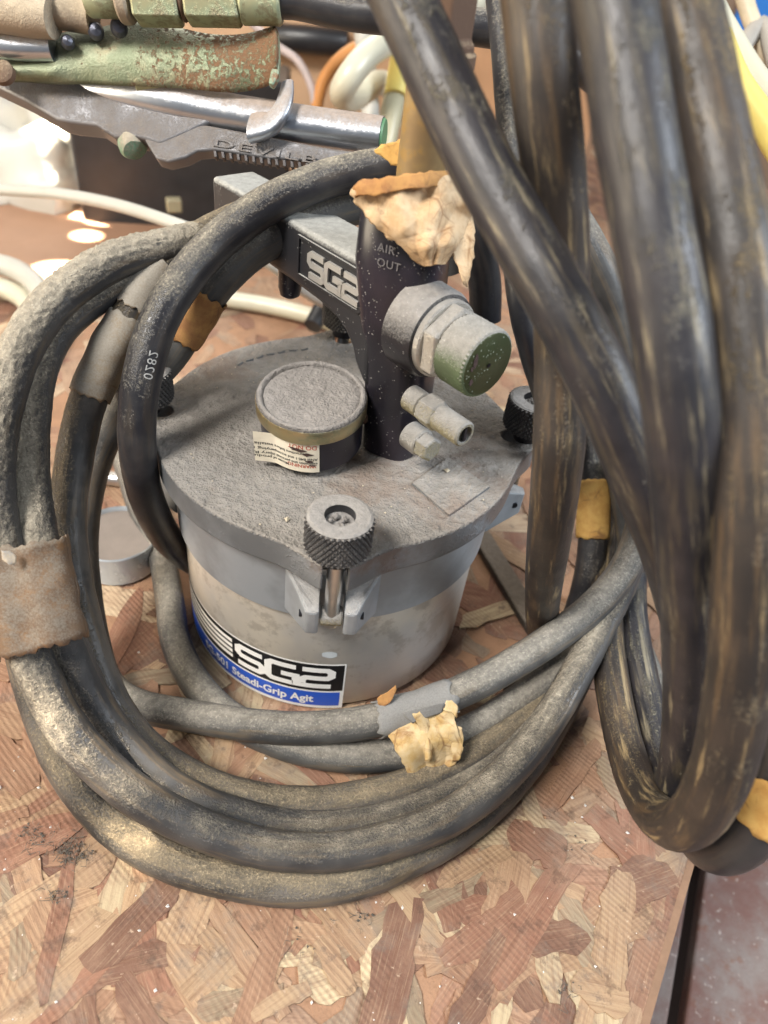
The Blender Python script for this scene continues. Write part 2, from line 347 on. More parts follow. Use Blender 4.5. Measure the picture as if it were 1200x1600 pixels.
M_VERDI = dusty('green_trigger', (.27, .29, .19), .45, .45, dust=(.36, .30, .21), up=.5, off=-.5, patch=.7, grain=.6, base2=(.21, .30, .22), stain=(.20, .08, .03), stain_amt=.9, stain_scale=170, bump=.0006, grain_scale=700)
def trigger_mat():
    n = NT('green_rusty_trigger'); c = n.coord(); uv = n.coord('UV'); ux = n.node('ShaderNodeSeparateXYZ'); n.put(ux.inputs[0], uv)
    n1 = n.noise(c, 70, 5, .65); n2 = n.noise(c, 420, 4, .75); n3 = n.noise(c, 1000, 3, .7)
    b = n.mix(n.step(n1, .35, .65), (.14, .165, .10), (.20, .22, .145)); b = n.mix(n.math('MULTIPLY', n.step(n.noise(c, 35, 5, .7), .45, .65), .75), b, (.26, .22, .13))
    amt = n.math('MULTIPLY_ADD', n.step(ux.outputs[0], .15, .95), .19, -.12); rm = n.step(n.math('ADD', n.math('MULTIPLY_ADD', n2, .7, n.math('MULTIPLY', n1, .3)), amt), .50, .58)
    col = n.mix(rm, b, n.mix(n3, (.09, .045, .022), (.21, .11, .05))); col = n.mix(n.math('MULTIPLY', n.step(n3, .58, .72), .4), col, (.30, .28, .19))
    return n.done(col, n.mixf(rm, .38, .85), n.mixf(rm, .45, .0), n.bump(n.math('MULTIPLY_ADD', rm, -.6, n3), .0004))
M_VERDIBRASS = dusty('corroded_brass', (.40, .37, .22), .5, .5, dust=(.38, .33, .23), up=.6, off=-.3, patch=.7, grain=.5, base2=(.30, .36, .24), stain=(.14, .07, .03), stain_amt=.5, stain_scale=120, bump=.0008)
M_CASTBROWN = dusty('dusty_casting', (.30, .24, .18), .3, .6, dust=(.40, .33, .24), up=.7, off=.0, patch=.5, grain=.3, bump=.0004)

H_CLEAN = hose_mat('hose_black', (.014, .014, .018), dust=(.31, .28, .22), off=-.70, up=.75, patch=.45, grain=.55, streak_amt=.06, rough=.36, film_amt=.35)
H_DUSTY = hose_mat('hose_crusted', (.03, .03, .032), dust=(.34, .30, .235), off=-.26, up=.85, patch=.5, grain=.5, side=.55, zk=.62, streak_amt=.2, bump=.0011, film_amt=.6)
H_TAN = hose_mat('hose_tan_dust', (.028, .027, .027), dust=(.29, .235, .155), off=-.84, up=.95, patch=.35, grain=.6, side=.25, streak=(.22, .15, .07), streak_amt=.35, film_amt=.9, film=(.10, .09, .08), bump=.0006)
H_GREY = hose_mat('hose_grey', (.045, .045, .046), dust=(.255, .235, .20), off=-.78, up=1.05, patch=.32, grain=.45, streak_amt=.18, blotch=(.26, .17, .06), blotch_amt=.3, film=(.10, .098, .093), film_amt=.9, rough=.5)
H_BROWN = hose_mat('hose_brown_stained', (.022, .018, .016), dust=(.30, .225, .12), off=-.62, up=.35, patch=.6, grain=.65, sw=1.6, streak=(.14, .088, .042), streak_amt=.45, blotch=(.42, .31, .16), blotch_amt=.6, film=(.045, .034, .027), film_amt=.8, rough=.50, bump=.0007)
H_BROWN2 = hose_mat('hose_mud_marked', (.014, .014, .018), dust=(.27, .245, .18), off=-.66, up=.3, patch=.75, grain=.7, sw=1.6, streak=(.10, .08, .05), streak_amt=.45, blotch=(.34, .29, .19), blotch_amt=.6, film=(.032, .029, .033), film_amt=.8, rough=.45, bump=.0007)
P_KRAFT = paper_mat('kraft_paper', (.54, .40, .25), (.44, .29, .155), stain=(.14, .09, .055), stain_amt=.6, dust_off=-1.25)
P_PALE = paper_mat('pale_tape', (.60, .47, .28), (.52, .35, .14), stain=(.28, .12, .035), stain_amt=.7, dust_off=-1.5)
P_DUSTY = paper_mat('dusty_tape', (.31, .24, .16), (.22, .16, .10), stain=(.34, .20, .09), stain_amt=.5, dust=(.30, .27, .225), dust_off=-.20)
P_SLEEVE = paper_mat('brown_sleeve', (.14, .085, .048), (.09, .052, .032), stain=(.26, .125, .04), stain_amt=.6, dust=(.185, .155, .12), dust_off=-.50)
P_CHIP = paper_mat('chipped_tape', (.50, .42, .31), (.36, .28, .2), stain_amt=.3, dust_off=-.6)
P_ORANGE = paper_mat('orange_tape', (.42, .22, .07), (.30, .14, .05), stain=(.08, .04, .02), stain_amt=.5, dust_off=-1.3)
P_YELLOW = paper_mat('yellow_tape', (.60, .37, .11), (.50, .27, .07), stain=(.30, .13, .04), stain_amt=.3, dust_off=-1.5)
P_GREYTAPE = paper_mat('grey_dust_tape', (.25, .23, .2), (.2, .18, .15), stain=(.30, .2, .1), stain_amt=.3, dust=(.23, .225, .215), dust_off=.1)

# ------------------------------------------------------------------ the bench (oriented strand board) and the floor
EDGE0 = onz(1075, 1370, 0); EDGE1 = onz(1010, 1600, 0); EDGE = (EDGE0 - EDGE1).normalized(); INW = Vector((-EDGE.y, EDGE.x, 0))
TH = .0115
def bpt(a, b, z=0.0): return EDGE0 + EDGE * a + INW * b + Vector((0, 0, z))   # a along the right edge, b inwards
slab = prism([bpt(-.45, 0, -TH), bpt(1.25, 0, -TH), bpt(1.25, 1.6, -TH), bpt(-.45, 1.6, -TH)], (0, 0, TH - .0004))
bench = structure(obj('bench_top', *slab, M_OSB_SLAB, smooth=0, origin=Vector((0, 0, 0))))
PAL = [((.48, .33, .21), 4), ((.40, .25, .16), 5), ((.34, .185, .12), 6), ((.24, .10, .068), 5), ((.12, .055, .042), 3), ((.66, .53, .36), 4), ((.30, .25, .18), 2), ((.44, .29, .18), 3)]
PALW = [c for c, k in PAL for _ in range(k)]
def flake(cx, cy, ang, L, W, z):
    n = random.randint(6, 10); top = []; bot = []
    for k in range(n + 1):
        s = -L / 2 + L * k / n
        t = W / 2 * (1 + random.uniform(-.2, .2)) + W * .25 * math.sin(3 * k / n + L * 900); b = -W / 2 * (1 + random.uniform(-.2, .2)) + W * .2 * math.sin(3 * k / n + L * 900)
        if k in (0, n): t *= random.uniform(.2, 1); b *= random.uniform(.2, 1)
        elif k in (1, n - 1): t *= random.uniform(.6, 1.05); b *= random.uniform(.6, 1.05)
        top.append((s + random.uniform(-.06, .06) * L / n, t)); bot.append((s + random.uniform(-.2, .2) * L / n, b))
    e = [(L / 2 + random.uniform(-.02, .05) * L, random.uniform(-.2, .2) * W)]; e0 = [(-L / 2 - random.uniform(-.02, .05) * L, random.uniform(-.2, .2) * W)]
    ol = e0 + bot + e + top[::-1]; ca, sa = math.cos(ang), math.sin(ang); ou = random.uniform(0, 9); ov = random.uniform(0, 9)
    N = len(ol); v = []; u = []
    tilt = random.uniform(-.004, .004)
    for zz in (1, 0):
        for (s, t) in ol:
            v.append(Vector((cx + s * ca - t * sa, cy + s * sa + t * ca, (z + t * tilt) if zz else -.0006))); u.append((s + ou, t + ov))
    f = [tuple(range(N))] + [(i, i + N, (i + 1) % N + N, (i + 1) % N) for i in range(N)]
    return v, f, u
def tint(me, cols):
    a = me.color_attributes.new('tint', 'FLOAT_COLOR', 'POINT')
    for i, c in enumerate(cols): a.data[i].color = (*c, 1)
def inside(p, m=0.0):
    d = Vector((p.x, p.y, 0)) - Vector((EDGE0.x, EDGE0.y, 0)); return d.dot(INW) > m and -.44 < d.dot(EDGE) < 1.24
count = 0; tries = 0
while count < 300 and tries < 9000:
    tries += 1
    if count < 235: p = onz(random.uniform(-60, 1120), random.triangular(950, 1660, 1450), 0)
    else: p = onz(random.uniform(100, 1060), random.uniform(480, 1000), 0)
    if (p.x ** 2 + p.y ** 2) < .05 ** 2: continue
    L = random.uniform(.022, .075); W = random.uniform(.006, .018)
    if not inside(p, .006 + W * .5): continue
    ang = random.choice([rad(-35), rad(55), rad(100), rad(20)]) + random.gauss(0, .4)
    dx = Vector((math.cos(ang), math.sin(ang), 0)) * L / 2 * 1.08
    if not (inside(p + dx, .004) and inside(p - dx, .004)): continue
    v, f, u = flake(p.x, p.y, ang, L, W, .0001 + count * .0000032 + random.uniform(0, .0004))
    o = obj('strand', v, f, M_FLAKE, bench, uvs=u, smooth=0)
    b = random.choice(PALW); k = random.uniform(.82, 1.15); tint(o.data, [(b[0] * k, b[1] * k * 1.04, b[2] * k * .96)] * len(v)); count += 1
mb = MB(); cols = []
for i in range(3600):
    a = random.uniform(-.43, 1.23); b = random.uniform(.0, 1.55)
    p = bpt(a, b); L = random.uniform(.03, .09); W = random.uniform(.009, .026); ang = random.choice([rad(-35), rad(55), rad(100), rad(20)]) + random.gauss(0, .4)
    dx = Vector((math.cos(ang), math.sin(ang), 0)) * L / 2 * 1.1
    if not (inside(p, .003 + W * .6) and inside(p + dx, .003 + W * .4) and inside(p - dx, .003 + W * .4)): continue
    v, f, u = flake(p.x, p.y, ang, L, W, -.0003 + i * .00000008 + random.uniform(0, .0003)); mb.add(v, f, u)
    c = random.choice(PALW); k = random.uniform(.8, 1.12); cols += [tuple(x * k for x in c)] * len(v)
for i in range(420):   # short strands that end flush with the sawn edge
    a = random.uniform(-.43, .5); L = random.uniform(.02, .05); W = random.uniform(.006, .014)
    p = bpt(a, W * .55 + .0002); v, f, u = flake(p.x, p.y, math.atan2(EDGE.y, EDGE.x), L, W, -.0002 + i * .0000006)
    for q in v:
        d = (Vector((q.x, q.y, 0)) - Vector((EDGE0.x, EDGE0.y, 0))).dot(INW)
        if d < .0003: q += INW * (.0003 - d)
    mb.add(v, f, u); c = random.choice(PALW); cols += [tuple(x * .75 for x in c)] * len(v)
o = mb.build('strand_layer', M_FLAKE, bench, smooth=0); o['kind'] = 'stuff'; tint(o.data, cols)
# sawn edge layers
for k in range(4):
    m = plain('edge_layer_%d' % k, random.choice([(.30, .19, .11), (.22, .13, .08), (.34, .22, .13)]), .85, var=.4, scale=120)
    z = -TH + .0012 + k * .0027
    obj('edge_layer', *prism([bpt(-.45, -.0006 * (1 + k % 2), z), bpt(1.25, -.0006 * (1 + k % 2), z), bpt(1.25, .002, z), bpt(-.45, .002, z)], (0, 0, .0023)), m, bench, smooth=0)

def floor_mat():
    n = NT('worn_red_floor'); c = n.coord(); a = n.noise(c, 14, 6, .65); b = n.noise(c, 60, 5, .7)
    col = n.mix(n.step(a, .38, .62), (.15, .075, .06), (.20, .165, .15)); col = n.mix(n.math('MULTIPLY', n.step(b, .55, .7), .6), col, (.16, .055, .025))
    col = n.mix(n.math('MULTIPLY', n.step(n.noise(c, 200, 3), .64, .70), .6), col, (.45, .40, .36))
    return n.done(col, .7, 0, n.bump(b, .002))
MF = floor_mat(); FZ = -.22
floor = structure(obj('floor', *prism([(-1.5, -1.2, FZ - .02), (2.2, -1.2, FZ - .02), (2.2, 2.6, FZ - .02), (-1.5, 2.6, FZ - .02)], (0, 0, .004)), plain('dark_subfloor', (.03, .02, .018), .9), smooth=0, origin=Vector((0, 0, FZ))))
g0 = onz(1088, 1385, FZ); g1 = onz(1056, 1600, FZ); gd = (g0 - g1).normalized(); gp = Vector((gd.y, -gd.x, 0))
for k in range(-3, 5):
    wdt = .14; gap = .010; s0 = k * wdt + gap / 2; s1 = (k + 1) * wdt - gap / 2
    o = obj('plank', *prism([g1 + gd * -.6 + gp * s0, g1 + gd * 1.4 + gp * s0, g1 + gd * 1.4 + gp * s1, g1 + gd * -.6 + gp * s1], (0, 0, -.016)), MF, floor, smooth=0, bevel=.002)

# ------------------------------------------------------------------ pressure cup
LZ = .1247; PHI = 7.43
def pol(r, az, z): return Vector((r * math.cos(rad(az)), r * math.sin(rad(az)), z))
cup = empty('pressure_cup', (0, 0, 0), 'dusty aluminium paint pressure cup with grey clamped lid and a blue and black decal', 'pressure cup')
R = .0768
prof = [(.0, .0005), (R - .006, .0005), (R - .002, .0022), (R, .006), (R, .070), (R, .1078), (R - .003, .1078), (0, .1078)]
obj('cup_body', *lathe(prof, (0, 0, 0), (0, 0, 1), 128), M_CUP, cup, smooth=35)
prof = [(R + .0003, .0735), (R + .0016, .0737), (R + .0024, .0748), (R + .0026, .104), (R + .0036, .1052), (R + .0036, .1072), (R + .0010, .1076), (R + .0004, .1076)]
obj('rim_band', *lathe(prof, (0, 0, 0), (0, 0, 1), 128), M_BAND, cup, smooth=35)
obj('gasket', *lathe([(R + .0022, .1075), (R + .0030, .1079), (R + .0030, .1104), (R + .002, .1108)], (0, 0, 0), (0, 0, 1), 96), plain('gasket_rubber', (.10, .10, .10), .8), cup)
# lid: round plate that flares out to four slotted ears
def lid_r(az):
    d = min(abs((az - (PHI + 90 * k) + 180) % 360 - 180) for k in range(4))
    return .0856 + .0112 * math.exp(-(d / 9.5) ** 2)
def lid_outline(off=0.0):
    pts = []; half = .0049; rs = .0835
    for k in range(4):
        a0 = PHI + 90 * k; ha = math.degrees(half / .096); er = Vector((math.cos(rad(a0)), math.sin(rad(a0)), 0)); et = Vector((-er.y, er.x, 0))
        re = lid_r(a0 + ha) + off
        pts.append(er * (re) * math.cos(rad(ha)) - et * half); 
        for q in range(9):
            t = math.pi * (-.5 + q / 8); pts.append(er * (rs - half * math.cos(t)) + et * half * math.sin(t))
        pts.append(er * (re) * math.cos(rad(ha)) + et * half)
        n = 36
        for q in range(1, n):
            az = a0 + ha + (90 - 2 * ha) * q / n; pts.append(pol(lid_r(az) + off, az, 0))
    return pts
OL = lid_outline()
lid = obj('lid', *prism([p + Vector((0, 0, LZ - .0140)) for p in OL], (0, 0, .0140)), M_LID, cup, smooth=35, bevel=.0011, bseg=3)
skirt = [(R - .004, LZ - .0142), (R + .0062, LZ - .0142), (R + .0062, LZ - .0165), (R - .004, LZ - .0165)]
pad = [onz(x, y, LZ) for x, y in ((699, 717), (765, 763), (701, 808), (643, 757))]
obj('raised_pad', *prism([p - Vector((0, 0, .0006)) for p in pad], (0, 0, .0019)), M_LID, lid, smooth=0, bevel=.0006)
# raised cast lettering on the far side of the lid, buried in dust
for k in range(7):
    az = 146 - k * 5.2; c = pol(.0715, az, LZ + .0002)
    obj('cast_mark', *box(c, .0042, .0016, .0014, rad(az - 90 + 12 * (-1) ** k)), M_LID, lid, smooth=0, bevel=.0004)
# knurled knob meshes
def knurl(r, z0, z1, seg=76, rows=10):
    v = []; f = []
    prof = [(r * .93, z0)] + [(r, z0 + (z1 - z0) * (.06 + .88 * k / (rows - 1))) for k in range(rows)] + [(r * .965, z1 - .0002), (r * .88, z1 + .0003), (r * .55, z1 + .0004), (r * .46, z1 + .0001), (r * .44, z1 - .0032), (0, z1 - .0032)]
    for j, (rr, z) in enumerate(prof):
        for i in range(seg):
            d = 0
            if 1 <= j <= rows: d = -.0006 if (i + j) % 2 else .0004
            t = 2 * math.pi * i / seg; v.append(Vector(((rr + d) * math.cos(t), (rr + d) * math.sin(t), z)))
    for j in range(len(prof) - 1):
        for i in range(seg):
            a, b, c, d = j * seg + i, j * seg + (i + 1) % seg, (j + 1) * seg + (i + 1) % seg, (j + 1) * seg + i
            if (i + j) % 2: f += [(a, b, c), (a, c, d)]
            else: f += [(a, b, d), (b, c, d)]
    return v, f
KZ0, KZ1 = .0062, .0218
for k in range(4):
    a0 = PHI + 90 * k; c = pol(.0905, a0, LZ); er = pol(1, a0, 0); et = Vector((-er.y, er.x, 0))
    kv, kf = knurl(.0127, KZ0, KZ1)
    if k == 0: pass
    knob = obj('clamp_knob', [v + c for v in kv], kf, M_KNOB, cup, smooth=20)
    obj('collar', *lathe([(.0060, -.0005), (.0064, .0005), (.0064, .003), (.0086, .0066), (.0086, .0068)], c, (0, 0, 1), 40), M_COLLAR, knob)
    obj('stud', *lathe([(.0033, -.039), (.0033, -.001), (.0033, .0172), (.003, .0180), (0, .0180)], c, (0, 0, 1), 28), M_STUD, cup, smooth=50)
    # crumbs of dirt packed in the knob's recess
    mbc = MB()
    for q in range(11):
        t = random.uniform(0, 6.28); rr = random.uniform(.001, .0042); s = random.uniform(.0013, .0026)
        ico = [(0, 0, 1), (1, 0, 0), (0, 1, 0), (-1, 0, 0), (0, -1, 0), (0, 0, -1)]
        cc = c + Vector((rr * math.cos(t), rr * math.sin(t), KZ1 - .0016 + random.uniform(-.0010, .0006)))
        mbc.add([cc + Vector(p) * s * random.uniform(.7, 1.2) for p in ico], [(0, 1, 2), (0, 2, 3), (0, 3, 4), (0, 4, 1), (5, 2, 1), (5, 3, 2), (5, 4, 3), (5, 1, 4)])
    dd = mbc.build('packed_dirt', M_GAUGEDUST, knob, subsurf=1); dd['kind'] = 'stuff'
    # hinge lugs cast on the band and the swing bolt's eye
    for s in (-1, 1):
        plan = [(.0765, .0205), (.0865, .0150), (.0945, .0108), (.0955, .0100), (.0955, .0058), (.0945, .0052), (.0765, .0052)]
        P = [er * r + et * s * t for r, t in plan]
        v, f = prism([p + Vector((0, 0, .0835)) for p in P], (0, 0, .0205))
        for i, (r, t) in enumerate(plan):
            hh = (r - .0765) / .019
            v[i + len(plan)].z = .1045 - .0052 * hh - .002 * hh * hh; v[i].z = .0775 + .0065 * hh
        lug = obj('hinge_lug', v, f, M_BAND, cup, smooth=0, bevel=.0010, bseg=2)
        pin = er * .0905 + et * s * .0118 + Vector((0, 0, .0915))
        obj('hinge_pin', *lathe([(.0, -.0006), (.0017, -.0006), (.0017, .0016), (0, .0016)], pin, et * s, 16), M_COLLAR, lug)
    obj('swing_eye', *lathe([(.0, -.0046), (.0036, -.0046), (.0042, -.004), (.0042, .004), (.0036, .0046), (0, .0046)], er * .0905 + Vector((0, 0, .0905)), et, 24), M_BRASS, cup)
# decal on the cup
def wrap(gv, az0, z0, r): return [pol(r, az0 + math.degrees(a / R), z0 + b) for a, b in gv]
def strip(az0, az1, z0, z1, r, seg=60):
    v = []; f = []
    for i in range(seg + 1):
        a = az0 + (az1 - az0) * i / seg; v += [pol(r, a, z0), pol(r, a, z1)]
        if i: f.append((2 * i - 2, 2 * i, 2 * i + 1, 2 * i - 1))
    return v, f
decal = obj('decal', *strip(-163, -75.0, .0018, .0385, R + .00012), M_WHITE, cup)
obj('decal_panel', *strip(-162.6, -75.6, .0168, .0376, R + .00022), M_DECALBLACK, decal)
obj('decal_panel', *strip(-162.6, -76.4, .0040, .0155, R + .00022), M_DECALBLUE, decal)
for k in range(4):
    zc = .0218 + k * .0040
    v = []; f = []
    for i in range(41):
        a = -162 + (42.5 + 0.0) * i / 40; hw = .00055 + .00075 * i / 40; v += [pol(R + .00034, a, zc - hw), pol(R + .00034, a, zc + hw)]
        if i: f.append((2 * i - 2, 2 * i, 2 * i + 1, 2 * i - 1))
    obj('decal_stripe', v, f, M_WHITE, decal)
gv, gf, gw = block_text('SG2', .27, .22)
sx = (39.0 * math.pi / 180 * R - .003) / gw
obj('decal_letters', wrap([(a * sx + .002, b * .0128 + .0021) for a, b in gv], -118.3, .0186, R + .00034), gf, M_WHITE, decal)
gv, gf = text_geo('SG-501 Steadi-Grip Agit', .0080, .00022)
wd = max(a for a, b in gv); k = .0690 / wd
obj('decal_text', wrap([(a * k, b) for a, b in gv], -137.5, .0070, R + .00034), gf, M_WHITE, decal)
# a peeled scuff by the decal
sc = []; 
for i in range(14):
    t = 2 * math.pi * i / 14; sc.append((.0042 * math.cos(t) * random.uniform(.8, 1.1), .0024 * math.sin(t) * random.uniform(.8, 1.1)))
obj('scuff', wrap(sc, -81.5, .046, R + .0002), [tuple(range(14))], plain('pale_scuff', (.52, .56, .58), .6), cup)

# column with air passage, arm, pipe
def superloft(secs, seg=56, e=3.2):
    v = []; f = []
    for (cx, cy, z, hx, hy, rz) in secs:
        M = Matrix.Rotation(rad(rz), 3, 'Z')
        for i in range(seg):
            t = 2 * math.pi * i / seg; c, s = math.cos(t), math.sin(t)
            x = hx * math.copysign(abs(c) ** (2 / e), c); y = hy * math.copysign(abs(s) ** (2 / e), s); v.append(M @ Vector((x, y, 0)) + Vector((cx, cy, z)))
    for j in range(len(secs) - 1):
        for i in range(seg): f.append((j * seg + i, j * seg + (i + 1) % seg, (j + 1) * seg + (i + 1) % seg, (j + 1) * seg + i))
    f += [tuple(range(seg)), tuple((len(secs) - 1) * seg + i for i in range(seg))]
    return v, f
col = obj('column', *superloft([(.0265, -.0075, LZ - .001, .0125, .0150, -20), (.0265, -.0075, LZ + .006, .0128, .0152, -20), (.0255, -.0075, .155, .0135, .0155, -20), (.0240, -.008, .175, .0145, .0155, -20), (.0215, -.0085, .195, .0165, .0155, -20), (.0198, -.0085, .212, .0172, .0155, -20), (.0198, -.0070, .228, .0168, .0150, -20), (.0205, -.0065, .2335, .0150, .0135, -20)]), M_BLACK, cup, smooth=50)
def on_face(x, y, d): return at(x, y, d)
for s, (x, y), sz in (('AIR', (589, 391), .0044), ('OUT', (588, 414), .0044)):
    gv, gf = text_geo(s, sz, .00004, spacing=1.1); p = at(x, y, .2555)
    n = Vector((-.34, -.94, 0)).normalized(); ux = Vector((.94, -.34, 0)).normalized()
    c0 = Vector((.0198, -.0085, 0)); 
    # push the lettering onto the column's front face
    k = (c0 + n * .01585 - p).dot(n) / ray(x, y).dot(n); p = p + ray(x, y) * k
    obj('cast_lettering', place_flat(gv, p, ux, Vector((0, 0, 1))), gf, plain('faint_letters', (.11, .105, .11), .6, var=.7, scale=900), col, smooth=0)
A0 = Vector((.008, -.0168, .2095)); A1 = Vector((-.0745, .0565, .2110)); AD = (A1 - A0).normalized(); AN = Vector((-AD.y, AD.x, 0)).normalized()
if AN.dot(CAM_LOC - A0) < 0: AN = -AN
AB = -AN; DN = Vector((0, 0, -1)); AL = (A1 - A0).length
arm_sec = lambda t, h0, wd: [A0 + AD * t + AB * 0.0, A0 + AD * t + AB * wd, A0 + AD * t + AB * wd + DN * h0, A0 + AD * t + DN * h0]
av = []; af = []
for t, h0, wd in ((-.004, .052, .020), (.003, .044, .021), (.006, .0375, .022), (.011, .0325, .023), (.018, .0290, .024), (.03, .0268, .024), (.05, .0255, .024), (AL, .0235, .023)): av += arm_sec(t, h0, wd)
for j in range(7):
    for i in range(4): af.append((j * 4 + i, j * 4 + (i + 1) % 4, j * 4 + 4 + (i + 1) % 4, j * 4 + 4 + i))
af += [(0, 1, 2, 3), (28, 29, 30, 31)]
arm = obj('arm', av, af, M_BLACKDUST, cup, smooth=40, bevel=.0022, bseg=3)
# recessed name panel: frame + raised letters
def arm_pt(a, h, out=0.0): return A0 + AD * a + DN * h + AN * out
fr = MB()
a0, a1, h0, h1, bw = .0015, .0440, .0030, .0205, .0011
ring_o = [(a0, h0 + .002), (a0 + .002, h0), (a1, h0), (a1, h1), (a0 + .002, h1), (a0, h1 - .002)]; cxm = (a0 + a1) / 2; czm = (h0 + h1) / 2
ring_i = [(a + (bw if a < cxm else -bw), h + (bw if h < czm else -bw)) for a, h in ring_o]
vv = [arm_pt(a, h, .0009) for a, h in ring_o] + [arm_pt(a, h, .0009) for a, h in ring_i] + [arm_pt(a, h, -.001) for a, h in ring_o] + [arm_pt(a, h, -.001) for a, h in ring_i]
ff = []
for i in range(6):
    j = (i + 1) % 6; ff += [(i, j, 6 + j, 6 + i), (i, j, 12 + j, 12 + i), (6 + i, 6 + j, 18 + j, 18 + i)]
obj('panel_rim', vv, ff, M_BLACKDUST, arm, smooth=0)
gv, gf, gw = block_text('SG2', .27, .2); ks = .0315 / gw
lv = [arm_pt(.0352 - a * ks, .0168 - b * .0092, .0003) for a, b in gv]; lv2 = [arm_pt(.0352 - a * ks, .0168 - b * .0092, .0015) for a, b in gv]
# close each letter into a solid: caps and rims
edges = {}
for q in gf:
    for i in range(len(q)):
        e = (q[i], q[(i + 1) % len(q)]); edges[tuple(sorted(e))] = edges.get(tuple(sorted(e)), 0) + 1
N = len(lv); ff = [tuple(q) for q in gf] + [tuple(i + N for i in q) for q in gf] + [(a, b, b + N, a + N) for (a, b), c in edges.items() if c == 1]
obj('raised_letters', lv + lv2, ff, dusty('worn_letters', (.46, .45, .43), .6, .4, dust=(.3, .29, .27), up=.9, off=-.6, patch=.6, grain=.4), arm, smooth=0)
pa = min((a * .0005 for a in range(40, 200)), key=lambda a: abs(to_px(A0 + AD * a + DN * .032 + AN * -.008)[0] - 453)); pv = A0 + AD * pa + DN * .0265 + AN * -.008
obj('peg', *lathe([(.0056, .004), (.0054, -.008), (.0046, -.0115), (.002, -.0132), (0, -.0134)], pv, (0, 0, 1), 24), M_BLACK, arm)
PP = Vector((.0222, -.0055, 0))
pipe = obj('fluid_pipe', *lathe([(.0088, .2320), (.0088, .283), (.0088, .33)], PP, (0, 0, 1), 40), M_BRONZE, cup)
obj('pipe_fitting', *lathe([(.0118, .276), (.0122, .277), (.0126, .2815), (.0126, .2835), (.0112, .2845), (.0112, .34)], PP, (0, 0, 1), 6, .3), M_RUST, cup, smooth=0, bevel=.0008)
obj('pipe_flange', *lathe([(.0120, .2755), (.0132, .2765), (.0132, .2805), (.0120, .2815)], PP, (0, 0, 1), 40), M_RUST, cup)
# regulator
RO = at(660, 509, .2795); RE = at(761, 567, .2600); RA = RE - RO; RA.z *= .6; RL = RA.length; RA.normalize()
reg = obj('regulator_boss', *lathe([(.0182, -.0035), (.0178, .0085), (.0168, .0108), (.0150, .0112), (0, .0112)], RO, RA, 64), M_REG, cup, smooth=30)
obj('bonnet_flange', *lathe([(.0150, .0108), (.0155, .0112), (.0155, .0136), (.0148, .0142)], RO, RA, 56), M_NUT, cup, smooth=30)
obj('hex_nut', *lathe([(.0142, .0138), (.0155, .0144), (.0155, .0200), (.0140, .0208), (0, .0208)], RO, RA, 6, .55), M_NUT, cup, smooth=0, bevel=.0005)
def knurled_cyl(r, h0, h1, seg=96, rows=10):
    x, y, a = basis(RA); v = []; f = []
    prof = [(r * .93, h0)] + [(r, h0 + .0008 + (h1 - h0 - .002) * k / (rows - 1)) for k in range(rows)] + [(r * .97, h1 - .0004), (r * .92, h1)]
    for j, (rr, h) in enumerate(prof):
        for i in range(seg):
            d = 0 if not 1 <= j <= rows else (-.0003 if (i + j) % 2 else .0002); t = 2 * math.pi * i / seg
            v.append(RO + a * h + (x * math.cos(t) + y * math.sin(t)) * (rr + d))
    for j in range(len(prof) - 1):
        for i in range(seg): f.append((j * seg + i, j * seg + (i + 1) % seg, (j + 1) * seg + (i + 1) % seg, (j + 1) * seg + i))
    f.append(tuple((len(prof) - 1) * seg + i for i in range(seg))); f.append(tuple(range(seg))); return v, f
gk = obj('adjusting_knob', *knurled_cyl(.0134, .0204, RL + .0005), M_GREEN, cup, smooth=20)
obj('end_face', *lathe([(0, RL + .0008), (.0118, RL + .0008), (.0124, RL + .0004), (.0124, RL)][::-1], RO, RA, 48), M_GREENFACE, gk)
bx, by, ba = basis(RA)
for (dx, dy, rr, nm) in ((.0, .0, .0009, 'set_screw'), ):
    obj(nm, *lathe([(rr, RL + .0012), (0, RL + .0012)], RO + bx * dx + by * dy, RA, 10), M_COLLAR, gk)
def dirt_patch(px, rx, ry, parent):
    c0 = RO + RA * (RL + .0011); v = []
    r = ray(*px); k = (c0 - CAM_LOC).dot(RA) / r.dot(RA); c = CAM_LOC + r * k
    for i in range(12):
        t = 2 * math.pi * i / 12; s = random.uniform(.7, 1.2); v.append(c + bx * rx * math.cos(t) * s + by * ry * math.sin(t) * s)
    obj('paint_chip', v, [tuple(range(12))], M_BURN, parent, smooth=0)
dirt_patch((736, 598), .0010, .0016, gk); dirt_patch((744, 565), .0013, .0034, gk); dirt_patch((738, 577), .0008, .0012, gk)
# relief valve and plug
VO = at(652, 628, .2925)
valve = obj('relief_valve', *lathe([(.0056, -.004), (.0056, .0035), (.0048, .0040), (.0048, .0050)], VO, RA, 32), M_BRASS, cup)
obj('valve_hex', *lathe([(.0058, .0045), (.0068, .0052), (.0068, .0128), (.0056, .0138)], VO, RA, 6, .2), M_BRASS, cup, smooth=0, bevel=.0004)
obj('valve_tube', *lathe([(.0054, .0130), (.0054, .0275), (.0046, .0282), (.0036, .0282), (.0032, .0262), (0, .0262)], VO, RA, 36), M_BRASS, cup)
obj('valve_slot', *box(VO + RA * .0275, .0012, .0058, .0015, mtx=Matrix((bx, by, RA)).transposed()), M_COLLAR, valve, smooth=0)
BO = at(655, 689, .305)
plug = obj('plug_washer', *lathe([(.0062, -.006), (.0062, .0018), (.0056, .0024)], BO, RA, 32), M_NUT, cup)
obj('hex_plug', *lathe([(.0054, .002), (.0058, .0026), (.0058, .0078), (.0048, .0085), (0, .0085)], BO, RA, 6, .4), M_BRASS, cup, smooth=0, bevel=.0004)
